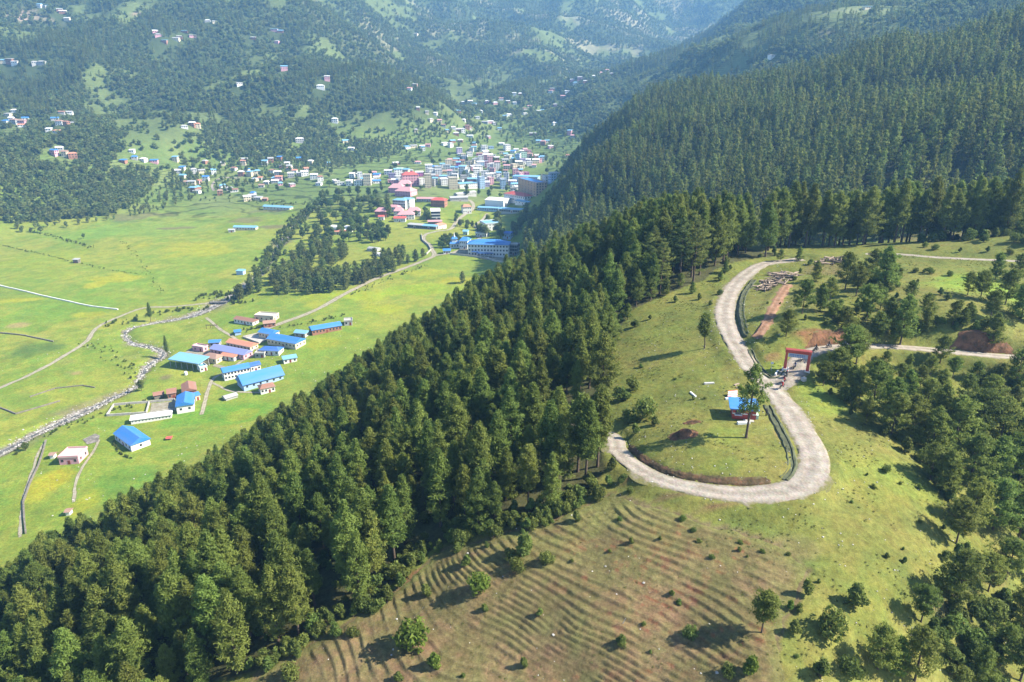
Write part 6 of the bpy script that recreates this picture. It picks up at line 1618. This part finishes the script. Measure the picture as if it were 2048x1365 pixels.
M_LOG = mat("weathered_log", (0.26, 0.20, 0.155), 0.9, 0.5, 3.0, obj_var=0.55)
def log_mesh(seed):
    rr = np.random.default_rng(seed); L = 1.0
    path_ = [(-0.5, 0, 0), (-0.2, rr.normal(0, 0.01), rr.normal(0, 0.01)), (0.2, rr.normal(0, 0.01), 0), (0.5, 0, 0)]
    V, F = tube(path_, [0.5, 0.48, 0.45, 0.40], 7)
    F = F + [tuple(range(6, -1, -1)), tuple(range(21, 28))]
    me = bpy.data.meshes.new("log"); me.from_pydata([tuple(p) for p in V], [], F); me.update(); me.materials.append(M_LOG); return me
LOGS = []
for k in range(4):
    me = log_mesh(k); co = np.empty(len(me.vertices) * 3, np.float32); me.vertices.foreach_get('co', co); co = co.reshape(-1, 3); co[:, 1:] *= 0.55; co[:, 0] *= 3.6
    me.vertices.foreach_set('co', co.ravel()); me.update(); LOGS.append(me)
slab("charred_board", 1473, 770, 1.6, 0.5, 0.3, 0.6, M_LOG, "dark board lying on the grass above the striped panel", "board")
slab("charred_board", 1478, 777, 1.4, 0.5, 0.35, -0.4, M_LOG, "dark tilted board just above the striped panel", "board")
slab("loose_beam", 1386, 790, 0.4, 2.6, 0.35, 0.25, WALL['white'], "pale beam lying beside the small shrub on the western grass", "beam")
r6 = np.random.default_rng(66)
def logpile(area, n, label, group):
    P = wpoly(area)
    for q in range(n):
        for _ in range(40):
            p = r6.uniform(P.min(0), P.max(0))
            if in_poly(p[0:1], p[1:2], P)[0]: break
        o = obj("felled_log", LOGS[r6.integers(4)], None, None, (p[0], p[1], float(H(*p)) + 0.14 + abs(r6.normal(0, 0.4))))
        o.rotation_euler = (r6.uniform(0, 6), r6.normal(0, 0.13), r6.normal(0.3, 0.75)); s = r6.uniform(0.55, 1.35); o.scale = (s, r6.uniform(0.5, 1.1), r6.uniform(0.5, 1.1))
        tag(o, label, "log", group)
logpile([(1512,580),(1530,562),(1548,546),(1600,548),(1590,560),(1560,572),(1530,584)], 95, "grey log in the big heap of timber beside the road", "logs of the big timber heap")
logpile([(1630,528),(1650,518),(1690,516),(1690,524),(1650,534)], 26, "dark log in the smaller heap at the top of the clearing", "logs of the smaller timber heap")
def pole(name, u, v, h, r0, m, label, cat, tilt=(0, 0)):
    c = hit(u, v); V, F = tube([(0, 0, -0.3), (0.02, 0, h * 0.5), (0, 0, h)], [r0, r0 * 0.85, r0 * 0.6], 7); F = F + [tuple(range(14, 21))]
    me = bpy.data.meshes.new(name); me.from_pydata([tuple(p) for p in V], [], F); me.update()
    o = obj(name, me, m, None, tuple(c)); o.rotation_euler = (tilt[0], tilt[1], 0); tag(o, label, cat); return o
pole("dead_trunk", 481, 1328, 4.2, 0.20, mat("bleached_wood", (0.30, 0.27, 0.23), 0.9, 0.4, 3.0), "bleached dead trunk standing at the forest edge", "dead trunk")
pole("stake", 1244, 1250, 1.6, 0.05, WALL['grey'], "thin pale stake in the ploughed field", "stake", (0.2, 0.25))
sp = pole("sign_post", 1542, 743, 2.2, 0.06, WALL['grey'], "small white signboard on a pole left of the gateway", "sign")
piece("board", U_CBOX, WALL['white'], sp, (0, -0.08, 2.1), (0.6, 0.06, 0.45))

# people and motorcycles
def skin_body(name, joints, edges, radii, matfn):
    me = bpy.data.meshes.new(name + "_bones"); me.from_pydata(joints, edges, []); me.update()
    o = bpy.data.objects.new(name + "_tmp", me); COL.objects.link(o)
    md = o.modifiers.new("skin", 'SKIN')
    for k, r in enumerate(radii): me.skin_vertices[0].data[k].radius = (r, r)
    me.skin_vertices[0].data[0].use_root = True
    sb = o.modifiers.new("sub", 'SUBSURF'); sb.levels = 1; sb.render_levels = 1
    dg = bpy.context.evaluated_depsgraph_get(); ev = o.evaluated_get(dg)
    out = bpy.data.meshes.new_from_object(ev); out.name = name
    bpy.data.objects.remove(o)
    for p in out.polygons: p.material_index = matfn(p.center); p.use_smooth = True
    return out
M_SKIN = mat("skin", (0.32, 0.19, 0.13), 0.6); M_TROUS = mat("dark_trousers", (0.035, 0.038, 0.05), 0.8); M_HAIR = mat("black_hair", (0.012, 0.010, 0.010), 0.6)
JACK = {'black': mat("black_jacket", (0.02, 0.02, 0.024), 0.6), 'maroon': mat("maroon_jacket", (0.16, 0.03, 0.04), 0.7), 'navy': mat("navy_jacket", (0.03, 0.04, 0.12), 0.7), 'grey': mat("pale_grey_jacket", (0.42, 0.42, 0.45), 0.7), 'red': mat("red_jacket", (0.36, 0.04, 0.04), 0.7)}
E_BODY = [(0, 1), (1, 2), (2, 3), (3, 4), (2, 5), (5, 6), (6, 7), (2, 8), (8, 9), (9, 10), (0, 11), (11, 12), (12, 13), (13, 14), (0, 15), (15, 16), (16, 17), (17, 18)]
R_BODY = [0.15, 0.15, 0.15, 0.065, 0.10, 0.075, 0.055, 0.042, 0.075, 0.055, 0.042, 0.10, 0.072, 0.05, 0.045, 0.10, 0.072, 0.05, 0.045]
STAND = [(0, 0, .95), (0, 0, 1.15), (0, 0, 1.38), (0, 0, 1.52), (0, -.02, 1.64), (.2, 0, 1.40), (.27, .02, 1.12), (.27, -.08, .86), (-.2, 0, 1.40), (-.27, .02, 1.12), (-.27, -.08, .86), (.10, 0, .88), (.11, 0, .48), (.11, .03, .08), (.12, -.14, .05), (-.10, 0, .88), (-.11, .02, .48), (-.11, .05, .08), (-.12, -.12, .05)]
# seated astride, facing -y, hands forward on the bars
RIDE = [(0, .18, .82), (0, .12, 1.02), (0, .05, 1.26), (0, .02, 1.40), (0, -.02, 1.52), (.2, .03, 1.27), (.32, -.15, 1.08), (.30, -.42, 1.02), (-.2, .03, 1.27), (-.32, -.15, 1.08), (-.30, -.42, 1.02), (.14, .10, .80), (.24, -.24, .74), (.20, .02, .36), (.21, -.12, .32), (-.14, .10, .80), (-.24, -.24, .74), (-.20, .02, .36), (-.21, -.12, .32)]
def mf(c):
    if c.z > 1.42 or (abs(c.x) > 0.2 and c.z < 0.93 and c.z > 0.78 and abs(c.y) < 0.15): return 2
    return 0 if c.z > 0.92 else 1
def mfr(c):
    if c.z > 1.36 or c.y < -0.36 and c.z > 0.9: return 2
    return 0 if c.z > 0.90 else 1
B_STAND = skin_body("standing_body", STAND, E_BODY, R_BODY, mf); B_RIDE = skin_body("riding_body", RIDE, E_BODY, R_BODY, mfr)
def head_mesh(name, r, cut=None):
    bm = bmesh.new(); bmesh.ops.create_uvsphere(bm, u_segments=12, v_segments=8, radius=r)
    if cut is not None:
        bmesh.ops.delete(bm, geom=[v_ for v_ in bm.verts if v_.co.z < cut and v_.co.y < 0.02], context='VERTS')
    for v_ in bm.verts: v_.co.z *= 1.12
    me = bpy.data.meshes.new(name); bm.to_mesh(me); bm.free()
    for p in me.polygons: p.use_smooth = True
    return me
HELM = head_mesh("helmet", 0.155, -0.03); HAIRM = head_mesh("hair", 0.118, 0.02)
for me in (B_STAND, B_RIDE):
    me.materials.clear()
    for _ in range(3): me.materials.append(None)
def person(loc, rz, jacket, label, ride, group=None, helm=None):
    o = obj("person", B_RIDE if ride else B_STAND, None, None, loc, rz)
    for k, m in enumerate((JACK[jacket], M_TROUS, M_SKIN)): o.material_slots[k].link = 'OBJECT'; o.material_slots[k].material = m
    h = obj("helmet" if ride else "hair", HELM if ride else HAIRM, None, o, (0, -0.03 if ride else -0.01, 1.55 if ride else 1.67))
    if not h.data.materials: h.data.materials.append(None)
    setm(h, helm or (M_HAIR if not ride else JACK['black']))
    tag(o, label, "person", group); return o
def wheel_mesh():
    bm = bmesh.new(); n = 18
    for k in range(n):
        a = 2 * math.pi * k / n
        for rr, xx in ((0.31, -0.055), (0.31, 0.055), (0.20, 0.04), (0.20, -0.04)): bm.verts.new((xx, math.cos(a) * rr, math.sin(a) * rr))
    bm.verts.ensure_lookup_table()
    for k in range(n):
        for q in range(4):
            a, b = k * 4 + q, k * 4 + (q + 1) % 4; c, d = ((k + 1) % n) * 4 + (q + 1) % 4, ((k + 1) % n) * 4 + q
            bm.faces.new([bm.verts[i] for i in (a, b, c, d)])
    bmesh.ops.recalc_face_normals(bm, faces=bm.faces[:])
    me = bpy.data.meshes.new("wheel"); bm.to_mesh(me); bm.free(); return me
def rods(name, segs):
    V, F = merge([tube([a, b], [r, r], 6) for a, b, r in segs])
    me = bpy.data.meshes.new(name); me.from_pydata([tuple(p) for p in V], [], F); me.update(); return me
M_TYRE = mat("tyre_rubber", (0.015, 0.015, 0.016), 0.9); M_STEEL = mat("bike_steel", (0.16, 0.16, 0.17), 0.35, metallic=0.8)
WHEEL = wheel_mesh()
RIM = rods("rim", [((0, -0.2 * math.cos(q), -0.2 * math.sin(q)), (0, 0.2 * math.cos(q), 0.2 * math.sin(q)), 0.012) for q in (0, .63, 1.26, 1.88, 2.51)])
FRAME = rods("frame", [((0, -.62, .32), (0, -.40, .92), .035), ((0, -.40, .80), (0, .10, .45), .035), ((0, .10, .45), (0, .62, .32), .035), ((0, -.38, .78), (0, .55, .74), .03), ((0, .55, .74), (0, .62, .34), .025), ((.12, .05, .33), (.13, .70, .42), .04)])
BARS = rods("handlebar", [((-.34, -.40, 1.02), (.34, -.40, 1.02), .022), ((0, -.42, .86), (0, -.40, 1.02), .03), ((.30, -.42, 1.02), (.34, -.44, 1.16), .01), ((-.30, -.42, 1.02), (-.34, -.44, 1.16), .01)])
TANK = tapered("fuel_tank", 0.30, 0.52, 0.22, 0.40, 0.24); SEATM = tapered("seat", 0.27, 0.66, 0.24, 0.60, 0.12); ENG = tapered("engine", 0.28, 0.40, 0.24, 0.34, 0.34); FENDER = tapered("mudguard", 0.15, 0.42, 0.13, 0.30, 0.06); LAMP = tapered("headlight", 0.20, 0.14, 0.17, 0.12, 0.18)
BIKE = {'red': M_RED, 'black': JACK['black'], 'white': WALL['white'], 'blue': JACK['navy']}
def motorcycle(p, rz, paint, label, group):
    z = float(road_z(p))
    r = empty("motorcycle", (p[0], p[1], z), rz); tag(r, label, "motorcycle", group)
    for y_ in (-.62, .62):
        w = obj("wheel", WHEEL, M_TYRE, r, (0, y_, .32)); obj("rim", RIM, M_STEEL, w)
    obj("frame", FRAME, M_STEEL, r); obj("handlebar", BARS, M_STEEL, r)
    for nm, me, loc in (("fuel_tank", TANK, (0, -.18, .74)), ("mudguard", FENDER, (0, -.62, .64)), ("mudguard", FENDER, (0, .64, .68))):
        o = obj(nm, me, None, r, loc)
        if not me.materials: me.materials.append(None)
        setm(o, BIKE[paint])
    obj("seat", SEATM, M_TYRE, r, (0, .28, .74)); obj("engine", ENG, M_STEEL, r, (0, 0, .34)); obj("headlight", LAMP, WALL['white'], r, (0, -.52, .84))
    return z
def road_z(p):
    best = None
    for line in (ROAD_MAIN, ROAD_GATE):
        d = np.hypot(line[:, 0] - p[0], line[:, 1] - p[1]); k = int(np.argmin(d))
        if best is None or d[k] < best[0]: best = (d[k], line[k, 2])
    return max(best[1] + 0.11, float(H(p[0], p[1])) + 0.02)
RIDERS = [(1574,750,'grey','red',"last of four riders below the gateway, pale jacket", "red motorcycle, hindmost of the four below the gateway"),
          (1571,757,'black','black',"second from last rider below the gateway, black jacket", "black motorcycle, third of the four below the gateway"),
          (1567,768,'maroon','red',"second rider below the gateway, maroon jacket", "red motorcycle, second of the four below the gateway"),
          (1563,780,'red','black',"leading rider entering the main road, red jacket", "black motorcycle leading the group onto the main road"),
          (1589,738,'navy','black',"rider passing under the gateway, navy jacket", "black motorcycle right under the gateway"),
          (1604,723,'grey','white',"rider in pale clothes just behind the gateway", "white motorcycle just behind the gateway"),
          (1631,703,'black','black',"rider in black at the bend behind the gateway", "black motorcycle at the bend behind the gateway"),
          (1657,697,'black','blue',"dark clothed rider below the red cutting", "blue motorcycle below the red cutting"),
          (1688,695,'navy','white',"navy clothed rider on the road below the red cutting", "white motorcycle on the road below the red cutting"),
          (1731,693,'grey','white',"rearmost rider far along the side road, pale jacket", "white motorcycle, rearmost on the side road")]
for u, v, jk, pt, lab, blab in RIDERS:
    p = hit(u, v)[:2]
    line = ROAD_GATE; d = np.hypot(line[:, 0] - p[0], line[:, 1] - p[1]); k = int(np.clip(np.argmin(d), 2, len(line) - 3))
    t = line[k - 2, :2] - line[k + 2, :2]
    rz = math.atan2(t[1], t[0]) + math.pi / 2          # local -y looks along t
    z = motorcycle((float(p[0]), float(p[1])), rz, pt, blab, "motorcycles on the side road")
    person((float(p[0]), float(p[1]), z), rz, jk, lab, True, "motorcycle riders", WALL['white'] if jk in ('grey', 'red') else None)
p = hit(1532, 832); person((p[0], p[1], float(H(p[0], p[1]))), 0.3, 'black', "person in dark clothes standing beside the hut by the drain", False)

# ------------------------------------------------------------------ woods of the mountains, kept clear of the houses
if 1:
    hp = np.array([q[:2] for q in placed]); kk = np.ones(len(gx), bool)
    for q in hp: kk &= ~((np.abs(gx - q[0]) < 9) & (gy - q[1] > -26) & (gy - q[1] < 8))
    gx, gy, gz, gs, ispine = gx[kk], gy[kk], gz[kk], gs[kk], ispine[kk]
names = sorted(o_.name for o_ in COL_MTN.objects)
fb = [i for i, nm in enumerate(names) if "leafy" in nm]; fp = [i for i, nm in enumerate(names) if "pine" in nm]
ix = np.where(ispine, np.array(fp)[rng.integers(0, len(fp), len(gx))], np.array(fb)[rng.integers(0, len(fb), len(gx))])
scatter("mountain_forest", COL_MTN, np.stack([gx, gy, gz - 0.2], 1), np.stack([gs * np.where(ispine, 1.0, 1.3), gs * np.where(ispine, 1.0, 1.3), gs * np.where(ispine, 0.8, 0.95)], 1), "mixed woodland covering the mountains round the valley", idx=ix)

# ------------------------------------------------------------------ air
def haze():
    v = [(x, y, z) for x in (-2700, 2500) for y in (-200, 4300) for z in (-25, 1150)]
    f = [(0, 1, 3, 2), (4, 6, 7, 5), (0, 4, 5, 1), (2, 3, 7, 6), (0, 2, 6, 4), (1, 5, 7, 3)]
    me = bpy.data.meshes.new("haze"); me.from_pydata(v, [], f); me.update()
    m = bpy.data.materials.new("pale_air"); m.use_nodes = True; nt = m.node_tree; nt.nodes.clear()
    o = nt.nodes.new("ShaderNodeOutputMaterial"); p = nt.nodes.new("ShaderNodeVolumePrincipled")
    p.inputs["Color"].default_value = (0.24, 0.54, 1.0, 1); p.inputs["Density"].default_value = 0.00015; p.inputs["Anisotropy"].default_value = 0.1
    nt.links.new(p.outputs[0], o.inputs["Volume"])
    tag(obj("haze", me, m), "thin blue air over the whole valley", None, None, "stuff")
haze()
